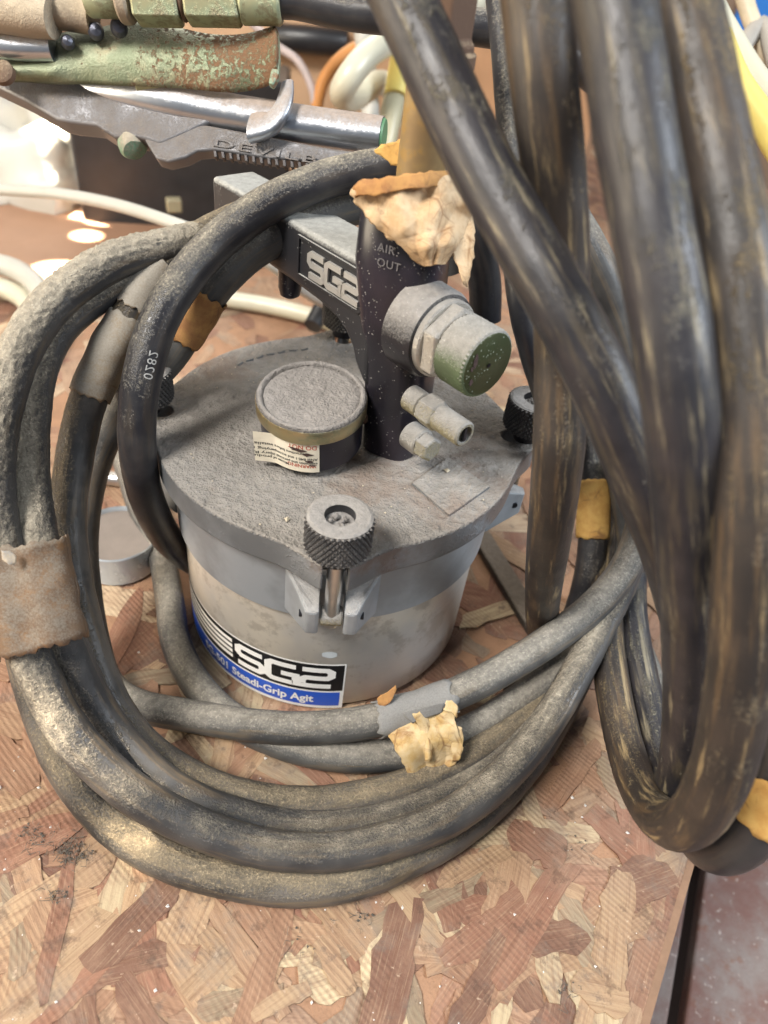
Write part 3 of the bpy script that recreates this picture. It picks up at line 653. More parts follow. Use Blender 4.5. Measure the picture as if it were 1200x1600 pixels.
# pressure gauge
GC = at(487, 613, .300); GA = Vector((-.03, -.12, 1)).normalized(); GR = .0238
gauge = obj('gauge_case', *lathe([(0, -.0262), (GR - .0028, -.0262), (GR - .0016, -.0250), (GR - .0014, -.006)], GC, GA, 80), M_GAUGEBLACK, cup)
obj('gauge_bezel', *lathe([(GR - .0016, -.0088), (GR - .0004, -.0088), (GR, -.0080), (GR, -.0024), (GR - .0004, -.0016)], GC, GA, 96, caps=False), M_GOLD, cup, smooth=30)
obj('bezel_lip', *lathe([(GR - .0002, -.0021), (GR - .0003, -.0014), (GR - .0010, -.0005), (GR - .0018, -.0001), (GR - .0027, -.0006), (GR - .0034, -.0018), (GR - .0038, -.003)], GC, GA, 96, caps=False), M_GAUGEDUST, cup, smooth=60)
gx, gy, ga = basis(GA); v = []; f = []; NR, NS = 84, 250
for j in range(NR + 1):
    rr = (GR - .0034) * j / NR
    for i in range(NS):
        t = 2 * math.pi * i / NS; p = GC + (gx * math.cos(t) + gy * math.sin(t)) * rr; h = -.0013 + .00022 * noise.noise(p * 420) + .00020 * noise.noise(p * 1250) + .0004 * noise.noise(p * 90) - .0006 * max(0, 1 - (NR - j) / 8)
        v.append(p + GA * h)
for j in range(NR):
    for i in range(NS): f.append((j * NS + i, j * NS + (i + 1) % NS, (j + 1) * NS + (i + 1) % NS, (j + 1) * NS + i))
obj('dust_layer', v, f, M_GAUGEDUST, cup, smooth=180)
# sticker on the case, text printed upside down
def gpt(a, h, r): return GC + (gx * math.cos(a) + gy * math.sin(a)) * r + GA * h
def gang(px):   # angle on the case that faces this pixel
    p = at(px[0], px[1], .285) - GC; return math.atan2(p.dot(gy), p.dot(gx))
aR = gang((504, 715)); aL = gang((385, 665))
if aL > aR: aL -= 2 * math.pi
aL -= .10
def sticker_strip(a0, a1, h0, h1, r0, lift=None, seg=40):
    v = []; f = []
    for i in range(seg + 1):
        t = i / seg; a = a0 + (a1 - a0) * t; r = r0 + (lift(t) if lift else 0); v += [gpt(a, h0, r), gpt(a, h1, r)]
        if i: f.append((2 * i - 2, 2 * i, 2 * i + 1, 2 * i - 1))
    return v, f
lift = lambda t: .0060 * max(0, (t - .70) / .30) ** 2
stk = obj('sticker', *sticker_strip(aR, aL, -.0250, -.0084, GR - .0010, lift), M_CREAM, cup)
SW = abs(aR - aL) * GR
def stick_text(s, size, x, h, mat):
    gv, gf = text_geo(s, size * 1.22, .00002)
    vv = []
    for a, b in gv:
        t = min(1, max(0, (x + a) / SW)); vv.append(gpt(aR + (aL - aR) * t, h - b, GR - .0010 + lift(t) + .00012))
    obj('print', vv, gf, mat, stk, smooth=0)
stick_text('DO NOT', .0026, .0010, -.0098, M_RED); stick_text('ANSI B40.1 and accompanying may', .0017, .0008, -.0168, M_INK)
stick_text('instructions before installation', .0017, .0050, -.0140, M_INK); stick_text('explosion and personal injury Read', .0017, .0008, -.0192, M_INK)
stick_text('WARNING', .0022, .0014, -.0206, M_RED); stick_text('- Misuse of product may', .0017, .0125, -.0212, M_INK)
for (x, h, a_, b_) in ((.0085, -.0125, .0038, .0010), (.0050, -.0146, .0026, .0012), (.0044, -.0185, .0020, .0008), (.0030, -.0208, .0022, .0004), (.0110, -.0118, .0030, .0005)):
    vv = [gpt(aR + (aL - aR) * ((x + a_ * math.cos(q) * random.uniform(.6, 1.1)) / SW), h + b_ * math.sin(q) * random.uniform(.5, 1.2), GR - .00075) for q in [2 * math.pi * i / 14 for i in range(14)]]
    obj('scrape', vv, [tuple(range(14))], M_BURN, stk, smooth=0)
gdir = Vector((.0265 - GC.x, -.0075 - GC.y, 0)).normalized(); GS = GC + gdir * (GR - .004) - GA * .0145; ax = gdir
obj('gauge_stem', *lathe([(.0052, -.004), (.0052, .018)], GS, ax, 24), M_RUST, cup)
obj('stem_bush', *lathe([(.0062, .0068), (.0078, .0074), (.0082, .010), (.0082, .022)], GS, ax, 32), M_BLACKDUST, cup)

# ------------------------------------------------------------------ spray gun above the cup
def gd(x): return .346 - .016 * x / 600
gun = empty('spray_gun', at(300, 190, gd(300)), 'polished metal spray gun with long green corroded trigger above the pressure cup', 'spray gun')
path = catmull([at(x, y, gd(x) + o_) for x, y, o_ in ((60, 122, .010), (120, 132, .003), (200, 146, -.001), (270, 160, -.001), (330, 172, 0), (440, 190, 0), (520, 202, 0), (597, 213, 0))], .004)
obj('handle', *tube(path, .0079, 40), M_CHROME, gun, smooth=40) if False else None
tv, tf, tu = tube(path, .0084, 40, rfun=lambda t: .62 + .38 * min(1, t / .45)); obj('handle', tv, tf, M_CHROME, gun, uvs=tu, smooth=40)
hx = (path[-1] - path[-2]).normalized()
obj('handle_end', *lathe([(.0076, -.001), (.0078, .0003), (.0072, .0012), (0, .0012)], path[-1], hx, 32), plain('green_seal', (.10, .22, .11), .5), gun)
def px_slab(name, outline, d, th, mat, parent, bevel=.0012):
    pts = [at(x, y, d(x) if callable(d) else d) for x, y in outline]
    return obj(name, *prism(pts, FWD * th), mat, parent, smooth=30, bevel=bevel, bseg=3)
px_slab('handle_plate', [(204, 186), (212, 179), (330, 196), (430, 215), (520, 232), (556, 236), (540, 246), (500, 252), (420, 247), (334, 234), (308, 236), (290, 246), (262, 253), (244, 248), (232, 228), (222, 212)], lambda x: gd(x) - .0040, .009, M_GUNDULL, gun)
px_slab('gun_body', [(-60, 100), (20, 118), (110, 126), (250, 140), (300, 150), (330, 190), (250, 225), (214, 214), (178, 214), (150, 196), (108, 191), (88, 187), (36, 156), (-60, 110)], lambda x: gd(x) - .0045, .013, M_GUNDULL, gun, .0026)
gv, gf = text_geo('DEVILBISS', .0098, .0001, spacing=1.12)
p0 = at(331, 228, gd(331) - .0043); p1 = at(560, 268, gd(560) - .0043); ux = (p1 - p0).normalized(); uy = (UPV - ux * UPV.dot(ux)).normalized()
kx = (p1 - p0).length / max(a for a, b in gv); kx = .0068 * 9 / max(a for a, b in gv) if kx > 2 else kx
NV = len(gv); low = place_flat([(a * kx, b * .50) for a, b in gv], p0, ux, uy); top = [p - FWD * .0005 for p in low]
ed = {}
for q in gf:
    for i in range(len(q)):
        e = tuple(sorted((q[i], q[(i + 1) % len(q)]))); ed[e] = ed.get(e, 0) + 1
obj('embossed_name', low + top, [tuple(i + NV for i in q) for q in gf] + [(a, b, b + NV, a + NV) for (a, b), c in ed.items() if c == 1], M_GUNDULL, gun, smooth=0)
M_SLOT = plain('dark_notch', (.05, .045, .045), .5, .4)
for k in range(15):   # dark bars along the plate's lower edge: notch shade and lost paint, coloured in
    x = 336 + k * 12.0; y = 236.5 + (x - 336) * .135
    obj('notch_bar', *prism([at(x + a, y + b, gd(x) - .0046) for a, b in ((-3, -2), (2, -1.5), (3.5, 9), (-1.5, 8.5))], FWD * .004), M_SLOT, gun, smooth=0, bevel=.0003)
hk = catmull([at(x, y, gd(x) - o_) for x, y, o_ in ((398, 199, .006), (424, 193, .0085), (440, 172, .010), (447, 148, .0105), (449, 130, .0105))], .0015)
tv, tf, tu = tube(hk, .0042, 24, rfun=lambda t: 1.25 - .75 * t, flat=1.9); obj('finger_hook', tv, tf, M_CHROME, gun, uvs=tu)
# trigger: a curved plate
tt = [(-20, 96), (40, 94), (84, 92), (88, 60), (120, 50), (165, 44), (205, 32), (240, 36), (285, 47), (330, 56), (370, 57), (405, 51), (424, 45), (432, 44)]
tb = [(-20, 124), (40, 126), (84, 129), (100, 130), (140, 131), (175, 133), (205, 134), (250, 136), (290, 138), (330, 142), (368, 143), (400, 139), (424, 131), (434, 112)]
v = []; f = []; u = []; NN = 10; cl = lambda L: [Vector((a, b, 0)) for a, b in L]
from bisect import bisect
T2 = catmull(cl(tt), 6); B2 = catmull(cl(tb), 6); K = 90
def samp(P, t): s = t * (len(P) - 1); i = min(int(s), len(P) - 2); return P[i].lerp(P[i + 1], s - i)
for i in range(K + 1):
    a = samp(T2, i / K); b = samp(B2, i / K); fl = max(0, (i / K - .86) / .14) ** 2
    for j in range(NN + 1):
        q = a.lerp(b, j / NN); bul = .0055 * (1 - (2 * j / NN - .9) ** 2) ; v.append(at(q.x, q.y, gd(q.x) - .012 - bul * .8 - fl * .006 + .0012 * noise.noise(Vector((q.x * .02, q.y * .02, 3))))); u.append((i / K, j / NN))
for i in range(K):
    for j in range(NN): k = i * (NN + 1) + j; f.append((k, k + 1, k + NN + 2, k + NN + 1))
obj('trigger', v, f, trigger_mat(), gun, uvs=u, smooth=60, solid=.0018)
px_slab('trigger_lip', [(423, 47), (433, 41), (436, 60), (437, 92), (435, 118), (427, 133), (419, 129), (427, 92)], .3155, .004, M_VERDI, gun, .0008)
for x, y, r in ((186, 43, 13), (150, 49, 12), (106, 66, 10)):
    d = gd(x) - .022; obj('rivet', *lathe([(r / F_PX * d, -.002), (r / F_PX * d, .001), (r / F_PX * d * .7, .003), (0, .0038)], at(x, y, d), -ray(x, y) + Vector((0, 0, .3)), 24), plain('blued_rivet', (.08, .085, .11), .4, .5), gun)
obj('pivot_screw', *lathe([(.0052, -.002), (.0052, .001), (.0040, .002), (0, .002)], at(4, 113, gd(0) - .021), -FWD, 28), M_RUST, gun)
tv, tf, tu = tube(catmull([at(x, y, .315) for x, y in ((-70, 0), (0, 12), (60, 22), (84, 27))], .003), .0098, 36, rfun=lambda t: 1 - .12 * max(0, t - .8) / .2); obj('air_valve_cap', tv, tf, M_CASTBROWN, gun, uvs=tu, bevel=.0015)
tv, tf, tu = tube(catmull([at(x, y, .319) for x, y in ((60, 10), (110, 18), (146, 24))], .003), .0078, 36); obj('valve_body', tv, tf, M_CASTBROWN, gun, uvs=tu, bevel=.0015)
tv, tf, tu = tube(catmull([at(x, y, .326) for x, y in ((-30, 68), (30, 74), (84, 76))], .003), .0056, 28); obj('needle_tube', tv, tf, M_CHROME, gun, uvs=tu)
obj('green_screw', *lathe([(.0068, -.004), (.0068, .002), (.0060, .003), (.0060, .006), (.0066, .0065), (.0066, .010), (.0052, .012), (0, .0125)], at(200, 208, gd(200) + .004), -UPV * .8 + RIGHT * .35 - FWD * .3, 32), dusty('green_screw_dust', (.16, .30, .20), .4, .45, dust=(.3, .26, .2), up=.6, off=.0, patch=.8), gun)
obj('fluid_ring', *lathe([(.0060, -.003), (.0060, .0), (.0052, .001), (0, .001)], at(232, 139, gd(229) - .0085), -UPV - FWD * .5, 32), M_VERDIBRASS, gun)
# air inlet fittings
fa = (at(440, 10, .31) - at(160, 4, .31)).normalized(); fo = at(150, -6, .31)
for nm, a, b, r, sg, mt in (('inlet_neck', -.004, .010, .0082, 32, M_VERDIBRASS), ('lock_washer', .010, .0155, .0104, 32, M_CASTBROWN), ('hex_fitting', .017, .037, .0112, 6, M_VERDIBRASS), ('groove_ring', .037, .0395, .0090, 32, M_RUST), ('swivel_nut', .0395, .063, .0108, 6, M_VERDIBRASS), ('hose_ferrule', .063, .081, .0096, 40, M_VERDIBRASS)):
    obj(nm, *lathe([(r * .92, a), (r, a + .0012), (r, b - .0012), (r * .92, b)], fo, fa, sg, .5), mt, gun, smooth=30, bevel=.0004)

# ------------------------------------------------------------------ hoses
HD = .0156; HR = HD / 2
def pts3(L):
    out = []
    for e in L:
        x, y, d = e[:3]
        p = onz(x, y, -d) if d < 0 else at(x, y, d)     # negative: height above the bench
        if p.z < HR + .0006 and not (len(e) > 3):
            p = onz(x, y, HR + .0006)
        out.append(p)
    return out
PATHS = {}
def hose(key, L, mat, label, r=HR, rough=0.0, seg=28, group='coiled hoses around the pressure cup', lump=.00015, free=False):
    P = pts3(L) if not free else [at(*e[:3]) for e in L]
    path = catmull(P, .0028 if not rough else .0011); PATHS[key] = path
    if rough: v, f, u = tube(path, r, 60, rough, lump=lump * 1.5)
    else: v, f, u = tube(path, r, seg, lump=lump)
    o = obj('rubber_hose', v, f, mat, uvs=u, smooth=60); tag(o, label, 'hose', group); return o
def near(key, px):
    best = min(range(len(PATHS[key])), key=lambda i: (Vector(to_px(PATHS[key][i])) - Vector(px)).length); return best
def sleeve(key, pa, pb, mat, parent, name='tape', extra=.0007, seg=32, ragged=.0012, lump=.0005):
    i, j = sorted((near(key, pa), near(key, pb))); path = PATHS[key][max(0, i):j + 1]
    if len(path) < 4: path = PATHS[key][max(0, i - 3):i + 5]
    path = catmull(path[::max(1, len(path) // 14)], .0012)
    T, X = frames(path)
    v, f, u = tube(path, HR + extra, seg, caps=False, lump=lump); n = seg + 1
    for k in range(n):
        s = random.uniform(-1, 1) * ragged
        v[k] = v[k] + T[0] * s; v[len(v) - n + k] = v[len(v) - n + k] + T[-1] * random.uniform(-1, 1) * ragged
    return obj(name, v, f, mat, parent, uvs=u, smooth=50, solid=.0004)

hA = hose('A', [(758, 500, .345), (757, 440, .335), (742, 375, .322), (712, 315, .312), (672, 272, .304), (628, 260, .300), (560, 268, .300), (480, 291, .298), (405, 328, .296), (340, 378, .294), (285, 440, .290), (245, 510, .288), (222, 590, .290), (214, 660, .296), (218, 730, .308), (238, 800, .334), (275, 855, .372), (330, 885, .415), (400, 880, .46)], H_CLEAN,
          'clean black rubber hose stamped 0282 arching over the arm and down beside the lid')
hB = hose('B', [(700, 420, .34), (690, 350, .325), (640, 310, .318), (545, 325, .315), (470, 352, .313), (395, 393, .311), (340, 444, .312), (300, 505, .318), (258, 565, .326), (205, 620, .333), (165, 680, .338), (138, 760, .344), (128, 850, .350), (134, 930, .354), (148, 1010, .357), (168, 1068, .356), (205, 1098, .351), (300, 1119, .343), (400, 1134, .336), (470, 1138, .333), (540, 1133, .332), (600, 1122, .333), (660, 1104, .337), (720, 1080, .342), (783, 1048, .347), (867, 995, .353), (930, 945, .358), (975, 890, .362), (1000, 830, .362), (1008, 760, .354), (1002, 680, .342), (988, 600, .328), (968, 515, .314), (945, 440, .303), (915, 380, .297), (880, 320, .297), (850, 240, .31)], H_GREY,
          'grey hose with an orange tape wrap that crosses in front of the decal')
hC = hose('C', [(420, 345, .330), (340, 368, .318), (265, 386, .305), (175, 410, .292), (87, 470, .280), (36, 540, .272), (6, 620, .268), (-10, 710, .266), (-8, 790, .268), (6, 860, .271), (24, 940, .273), (58, 1047, .275), (111, 1146, .276), (192, 1227, .280), (280, 1280, .284), (379, 1318, .287), (467, 1332, .289), (554, 1327, .292), (642, 1303, .297), (700, 1278, .302), (765, 1232, .311), (825, 1170, .324), (870, 1105, .337), (905, 1043, .349), (935, 985, .36), (965, 925, .368), (990, 860, .373), (1008, 790, .37), (1010, 710, .355)], H_DUSTY,
          'outermost dust-crusted hose of the coil passing through the brown tape sleeve', rough=.0011)
hD = hose('D', [(400, 360, .336), (320, 384, .325), (262, 405, .313), (197, 437, .302), (131, 474, .295), (87, 516, .290), (58, 579, .286), (46, 666, .284), (46, 754, .282), (57, 833, .279), (78, 930, .279), (112, 1025, .287), (150, 1105, .294), (200, 1172, .297), (268, 1232, .300), (350, 1270, .304), (437, 1290, .309), (540, 1292, .315), (640, 1270, .323), (730, 1225, .334), (800, 1165, .347), (860, 1098, .360), (905, 1030, .374), (940, 970, .386), (970, 905, .396)], H_DUSTY,
          'second dust-crusted hose inside the outermost one, entering the brown tape sleeve', rough=.0009)
hS = hose('S', [(395, 335, .322), (330, 365, .315), (280, 400, .309), (236, 440, .304), (195, 507, .302), (157, 579, .302), (131, 648, .304), (114, 732, .305), (106, 800, .305), (112, 885, .305), (128, 965, .305), (150, 1040, .306), (182, 1112, .308), (236, 1176, .311), (321, 1226, .316), (408, 1251, .320), (496, 1256, .323), (583, 1242, .327), (671, 1214, .334), (740, 1178, .342), (800, 1138, .352), (860, 1083, .364), (910, 1020, .376), (950, 955, .388), (975, 890, .395)], H_TAN,
          'brown-dusted hose with two taped joints, innermost on the side away from the regulator', rough=.0003)
hO = hose('O', [(20, 880, .305), (28, 960, .310), (45, 1050, .314), (72, 1134, .312), (111, 1214, .303), (175, 1290, -.0086), (262, 1344, -.0086), (362, 1374, -.0086), (467, 1386, -.0086), (554, 1375, -.0086), (642, 1340, -.0086), (705, 1306, -.0086), (770, 1254, -.0086), (830, 1185, -.0086), (875, 1112, -.0086), (908, 1045, -.012), (932, 985, -.02), (955, 930, -.04)], H_TAN,
          'hose lying flat on the bench at the bottom of the coil', rough=.0003)
hE = hB; PATHS['E'] = PATHS['B'][len(PATHS['B']) // 2:]
hF = hose('F', [(190, 700, .452), (215, 780, .437), (250, 860, .419), (264, 930, .402), (274, 1000, .384), (300, 1058, .369), (345, 1110, .357), (405, 1146, .348), (480, 1172, .340), (560, 1182, .339), (640, 1175, .342), (705, 1154, .347), (765, 1124, .354), (846, 1067, .364), (900, 1022, .371), (942, 975, .378), (972, 915, .384), (985, 850, .386), (978, 780, .384), (965, 720, .378)], H_GREY,
          'grey hose looping round the cup foot, underneath the one with the orange wrap')
g2 = 'hoses hanging beside the cup'
h1 = hose('G1', [(590, -90, .190), (629, 0, .190), (667, 80, .190), (709, 171, .190), (757, 267, .190), (811, 363, .189), (860, 448, .188), (905, 530, .189), (945, 610, .192), (978, 690, .198), (1010, 770, .208), (1040, 850, .222), (1062, 930, .240), (1078, 1000, .258), (1088, 1080, .278), (1094, 1160, .296), (1100, 1230, .312)], H_BROWN2,
          'mud-marked black hose crossing diagonally in front of the brown pipe', group=g2, free=True, r=.0086)
h2 = hose('G2', [(826, -90, .172), (837, 0, .174), (848, 107, .178), (859, 213, .186), (870, 320, .198), (876, 430, .212), (878, 540, .222), (876, 640, .230), (873, 700, .236), (866, 773, .254), (856, 857, .288), (849, 920, .335), (847, 965, .375), (852, 1000, .405), (870, 1010, .42), (895, 985, .428), (915, 930, .43)], H_BROWN,
          'tan-scraped hose hanging straight down close beside a knurled clamp knob', group=g2, free=True, r=.0086)
h3 = hose('G3', [(935, -90, .150), (957, 0, .150), (975, 100, .151), (992, 213, .152), (1008, 300, .153), (1022, 380, .154), (1042, 480, .156), (1056, 580, .159), (1068, 690, .166), (1074, 800, .178), (1078, 900, .193), (1080, 1000, .212), (1078, 1090, .235), (1070, 1170, .262), (1056, 1225, .295), (1036, 1195, .33), (1014, 1110, .352), (994, 1020, .370), (985, 945, .385), (988, 880, .400), (1000, 800, .41), (1012, 720, .41)], H_BROWN2,
          'thick-looking mud-streaked hose hanging inside the brown-stained one', group=g2, free=True, r=.0086)
h4 = hose('G4', [(1040, -90, .166), (1062, 0, .165), (1085, 100, .164), (1109, 213, .163), (1130, 310, .162), (1146, 400, .161), (1160, 500, .161), (1170, 610, .162), (1175, 720, .164), (1174, 830, .168), (1168, 940, .174), (1160, 1040, .182), (1146, 1130, .192), (1122, 1215, .206), (1090, 1272, .226), (1055, 1290, .252), (1020, 1266, .284), (990, 1210, .315), (970, 1140, .338), (957, 1070, .354), (949, 1000, .370), (948, 935, .386), (955, 870, .402), (970, 800, .412), (990, 720, .412)], H_BROWN,
          'brown-stained hose that sweeps into the low loop over the bench corner', group=g2, free=True, r=.0086)
hN = hose('N', [(1068, 1180, .31), (1075, 1260, .292), (1095, 1312, .275), (1130, 1328, .258), (1170, 1305, .246), (1205, 1250, .238), (1228, 1170, .234), (1245, 1060, .23), (1255, 950, .228)], H_CLEAN,
          'plain black hose with a yellow tape end curling below the low loop', group=g2, free=True, r=.0086)
hY = hose('Y', [(925, 560, .40), (925, 640, .398), (926, 720, .396), (927, 800, .394), (922, 880, .396), (905, 950, .404), (880, 1010, .40), (840, 1060, .40), (800, 1080, .41)], H_CLEAN,
          'black hose with a short yellow tape cuff behind the tan-scraped hose', group=g2)
hZ = hose('Z', [(960, 930, .43), (985, 985, .425), (1010, 1045, .415), (1035, 1110, .40), (1065, 1165, .385), (1110, 1190, .37), (1160, 1180, .36), (1215, 1150, .35)], H_GREY,
          'grey hose lying on the bench behind the low loop', group=g2)
hT = hose('T', [(776, -20, .27), (786, 80, .268), (795, 200, .265), (801, 330, .265), (810, 460, .27), (828, 545, .28), (850, 620, .30), (870, 700, .33)], H_CLEAN, 'thin black air line hanging between the brown pipe and the tan-scraped hose', r=.0046, group=g2, free=True)
P_ = [fo + fa * .078, fo + fa * .086] + [at(x, y, d) for x, y, d in ((540, 18, .310), (620, 27, .309), (700, 37, .309), (790, 50, .310), (860, 70, .315), (930, 120, .33))]
path = catmull(P_, .003); PATHS['I'] = path; tv, tf, tu = tube(path, .0072, 28)
tag(obj('rubber_hose', tv, tf, H_CLEAN, uvs=tu, smooth=60), 'black air hose fitted straight onto the gun brass inlet fitting', 'hose', 'coiled hoses around the pressure cup')
# tape cuffs that belong to single hoses
sleeve('S', (248, 412), (205, 482), P_DUSTY, hS, extra=.0009); sleeve('S', (200, 502), (142, 615), P_DUSTY, hS, extra=.0008)
sleeve('B', (330, 458), (285, 528), P_ORANGE, hB, extra=.0008)
sleeve('Y', (927, 755), (924, 842), P_YELLOW, hY, extra=.0012, ragged=.0006, lump=.0003); sleeve('N', (1190, 1285), (1215, 1210), P_YELLOW, hN, extra=.0016)
# stamped number on hose A
i = near('A', (231, 572)); Pp = PATHS['A'][i]; T_ = (PATHS['A'][i - 3] - PATHS['A'][i + 3]).normalized(); nv = (CAM_LOC - Pp).normalized(); nv = (nv - T_ * nv.dot(T_)).normalized(); sd = T_.cross(nv)
gv, gf = text_geo('0282', .0052, 0.0, 'CENTER', 1.15); vv = []
for a, b in gv:
    th = (b + .0005) / HR; vv.append(Pp + T_ * a + (nv * math.cos(th) + -sd * math.sin(th) * -1) * (HR + .00025))
obj('stamped_number', vv, gf, plain('grey_stamp', (.34, .34, .33), .7, var=.5, scale=700), hA, smooth=0)

# tape that binds several hoses
CRS = [(math.cos(a), math.sin(a), w_, o_) for a, w_, o_ in ((.3, 66, .1), (1.35, 52, .4), (2.2, 90, .7), (2.9, 38, .2), (.9, 120, .9))]
def crease(x, y, seed):
    h = 0.0; wx = 4 * noise.noise(Vector((x * .012, y * .012, seed + 5))); wy = 4 * noise.noise(Vector((x * .012, y * .012, seed + 11)))
    for k, (cx, cy, w_, o_) in enumerate(CRS):
        t = ((x + wx) * cx + (y + wy) * cy) / w_ + o_ + seed * .37 * (k + 1); t -= math.floor(t); h += abs(t - .5) * 2 * (w_ / 90) * max(.15, .5 + .9 * noise.noise(Vector((x * .02, y * .02, seed + k * 7))))
    return h - .6
def sheet(name, left, right, dfun, mat, label, rows=56, cols_=56, crumple=.0012, thick=.00018, cat='tape', fold=None, seed=0.0, parent=None):
    Lc = catmull([Vector((a, b, 0)) for a, b in left], 3); Rc = catmull([Vector((a, b, 0)) for a, b in right], 3); v = []; f = []; u = []
    for i in range(rows + 1):
        a = samp(Lc, i / rows); b = samp(Rc, i / rows)
        for j in range(cols_ + 1):
            s = j / cols_; q = a.lerp(b, s); nn = Vector((q.x * .022, q.y * .022, seed)); cr = crumple * crease(q.x, q.y, seed)
            e = 0 if 0 < i < rows and 0 < j < cols_ else 1
            jx = e * 5 * noise.noise(Vector((q.x * .09, q.y * .09, seed + 20))); jy = e * 5 * noise.noise(Vector((q.x * .09, q.y * .09, seed + 31)))
            v.append(at(q.x + jx, q.y + jy, dfun(s, i / rows) + cr)); u.append((s, i / rows))
    n = cols_ + 1
    for i in range(rows):
        for j in range(cols_): f.append((i * n + j, i * n + j + 1, (i + 1) * n + j + 1, (i + 1) * n + j))
    o = obj(name, v, f, mat, parent, uvs=u, smooth=5, solid=thick)
    if label: tag(o, label, cat)
    return o
pap = sheet('masking_paper', [(560, 288), (546, 300), (566, 330), (590, 358), (618, 378), (640, 400), (660, 416)], [(712, 268), (735, 290), (738, 322), (732, 350), (722, 375), (712, 392), (696, 414)],
      lambda s, t: .2500 - .0085 * math.sin(math.pi * min(1, max(0, s))) ** .7 * (1 - .25 * t) + .004 * t - .0016 * abs(math.sin(s * 9 + t * 5)), P_KRAFT, 'crumpled torn brown masking paper round the foot of the brown pipe', crumple=.0034, cat='paper')
sheet('torn_flap', [(700, 345), (702, 378), (712, 410), (726, 445)], [(738, 335), (741, 370), (738, 415), (730, 449)], lambda s, t: .2515 + .003 * s + .002 * t, P_KRAFT, None, crumple=.0012, rows=14, cols_=10, parent=pap)
sheet('folded_rim', [(556, 283), (550, 294), (556, 308)], [(716, 262), (722, 272), (720, 286)], lambda s, t: .2470 - .0085 * math.sin(math.pi * s) ** .7 + .002 * t, P_ORANGE, None, crumple=.0012, rows=8, cols_=26, parent=pap, seed=4)
sheet('bent_strip', [(583, 232), (590, 240), (612, 258)], [(640, 212), (640, 236), (640, 262)], lambda s, t: .262 - .002 * s + .003 * t, P_YELLOW, None, crumple=.001, rows=8, cols_=12, parent=pap, seed=9)
pr = MB(); cc = catmull([at(33, 846, .2725), at(40, 890, .2735), at(50, 950, .2725), at(66, 1012, .2725)], .002)
v, f, u = tube(cc, .0178, 64, flat=.66, caps=False, lump=.0011, hint=RIGHT, rough=.0004)
n = 65; cax = [c_ for c_ in cc]
for q_ in range(len(v)):   # the sleeve sinks in between the two hoses
    c_ = cc[q_ // n]; dd = v[q_] - c_; a_ = dd.dot(RIGHT) / .0178; v[q_] = c_ + dd - FWD * dd.dot(FWD) * .22 * math.exp(-((a_ - .05) / .30) ** 2)
for k in range(n):
    v[k] += (cc[0] - cc[1]).normalized() * random.uniform(-.001, .001); v[len(v) - n + k] += (cc[-1] - cc[-2]).normalized() * random.uniform(-.0012, .0012)
wrapo = tag(obj('tape_sleeve', v, f, P_SLEEVE, uvs=u, smooth=50, solid=.0004), 'wide brown dusty tape sleeve binding the two outer hoses of the coil', 'tape')
sheet('curled_corner', [(2, 858), (6, 872), (14, 884)], [(22, 862), (27, 872), (24, 882)], lambda s, t: .2565 + .002 * s, P_CHIP, None, rows=6, cols_=6, crumple=.0008, parent=wrapo)
ct = sheet('crumpled_tape', [(606, 1146), (612, 1160), (628, 1190), (636, 1206), (634, 1216)], [(700, 1098), (710, 1120), (719, 1150), (720, 1172), (712, 1196)],
      lambda s, t: .3255 - .004 * math.sin(math.pi * t) - .0016 * abs(math.sin(s * 8.5)) + .0035 * t, P_PALE, 'crumpled pale yellow tape tying the two grey hoses together', crumple=.0034, rows=56, cols_=56, seed=2)
sheet('tape_fold', [(640, 1118), (656, 1140), (664, 1190)], [(664, 1108), (676, 1140), (676, 1188)], lambda s, t: .3215 - .002 * math.sin(3.1 * s) + .003 * t, P_PALE, None, crumple=.0015, rows=18, cols_=10, parent=ct, seed=6)
sheet('tape_fold', [(702, 1130), (704, 1160), (706, 1192)], [(722, 1138), (724, 1165), (716, 1190)], lambda s, t: .3230 + .002 * t, P_PALE, None, crumple=.001, rows=14, cols_=8, parent=ct, seed=8)
sheet('tape_tail', [(698, 1096), (694, 1106), (700, 1112)], [(706, 1093), (716, 1104), (714, 1120)], lambda s, t: .3225 - .001 * t, P_PALE, None, crumple=.0006, rows=8, cols_=6, parent=ct)
gs = sleeve('E', (592, 1124), (702, 1085), P_GREYTAPE, hE, 'dusty_tape', extra=.0007, ragged=.002)
sheet('lifted_corner', [(588, 1092), (590, 1100), (596, 1106)], [(618, 1072), (616, 1086), (608, 1098)], lambda s, t: .3285 - .002 * s, P_ORANGE, None, rows=8, cols_=8, crumple=.0008, parent=ct)
sheet('tape_flap', [(628, 1112), (634, 1122), (645, 1130)], [(690, 1098), (694, 1104), (690, 1112)], lambda s, t: .3195 + .002 * t, P_GREYTAPE, None, rows=10, cols_=14, crumple=.0012, parent=ct, seed=5)

# ------------------------------------------------------------------ small things on the bench
c0 = onz(190, 872, 0); rr = .0235
tin = obj('tin_cap', *lathe([(0, .0015), (rr - .0012, .0015), (rr - .0012, .0205), (rr - .0006, .0215), (rr, .0208), (rr, .0015), (rr - .001, .0005), (0, .0005)], c0, (0, 0, 1), 64), plain('bluish_metal', (.50, .56, .62), .25, .45, var=.2), None, smooth=35)
tag(tin, 'shallow shiny metal cap lying open behind the coil beside the cup', 'metal cap')
obj('rusty_bottom', *lathe([(rr - .0014, .0185), (0, .0180)], c0, (0, 0, 1), 48), plain('grey_residue', (.20, .17, .15), .7), tin)
path = catmull([onz(120, 742, .006), onz(160, 746, .006), onz(215, 752, .006), onz(260, 756, .006)], .004); tv, tf, tu = tube(path, .0048, 20)
tag(obj('metal_rod', tv, tf, M_STUD, uvs=tu), 'short shiny metal rod lying behind the open metal cap', 'rod')
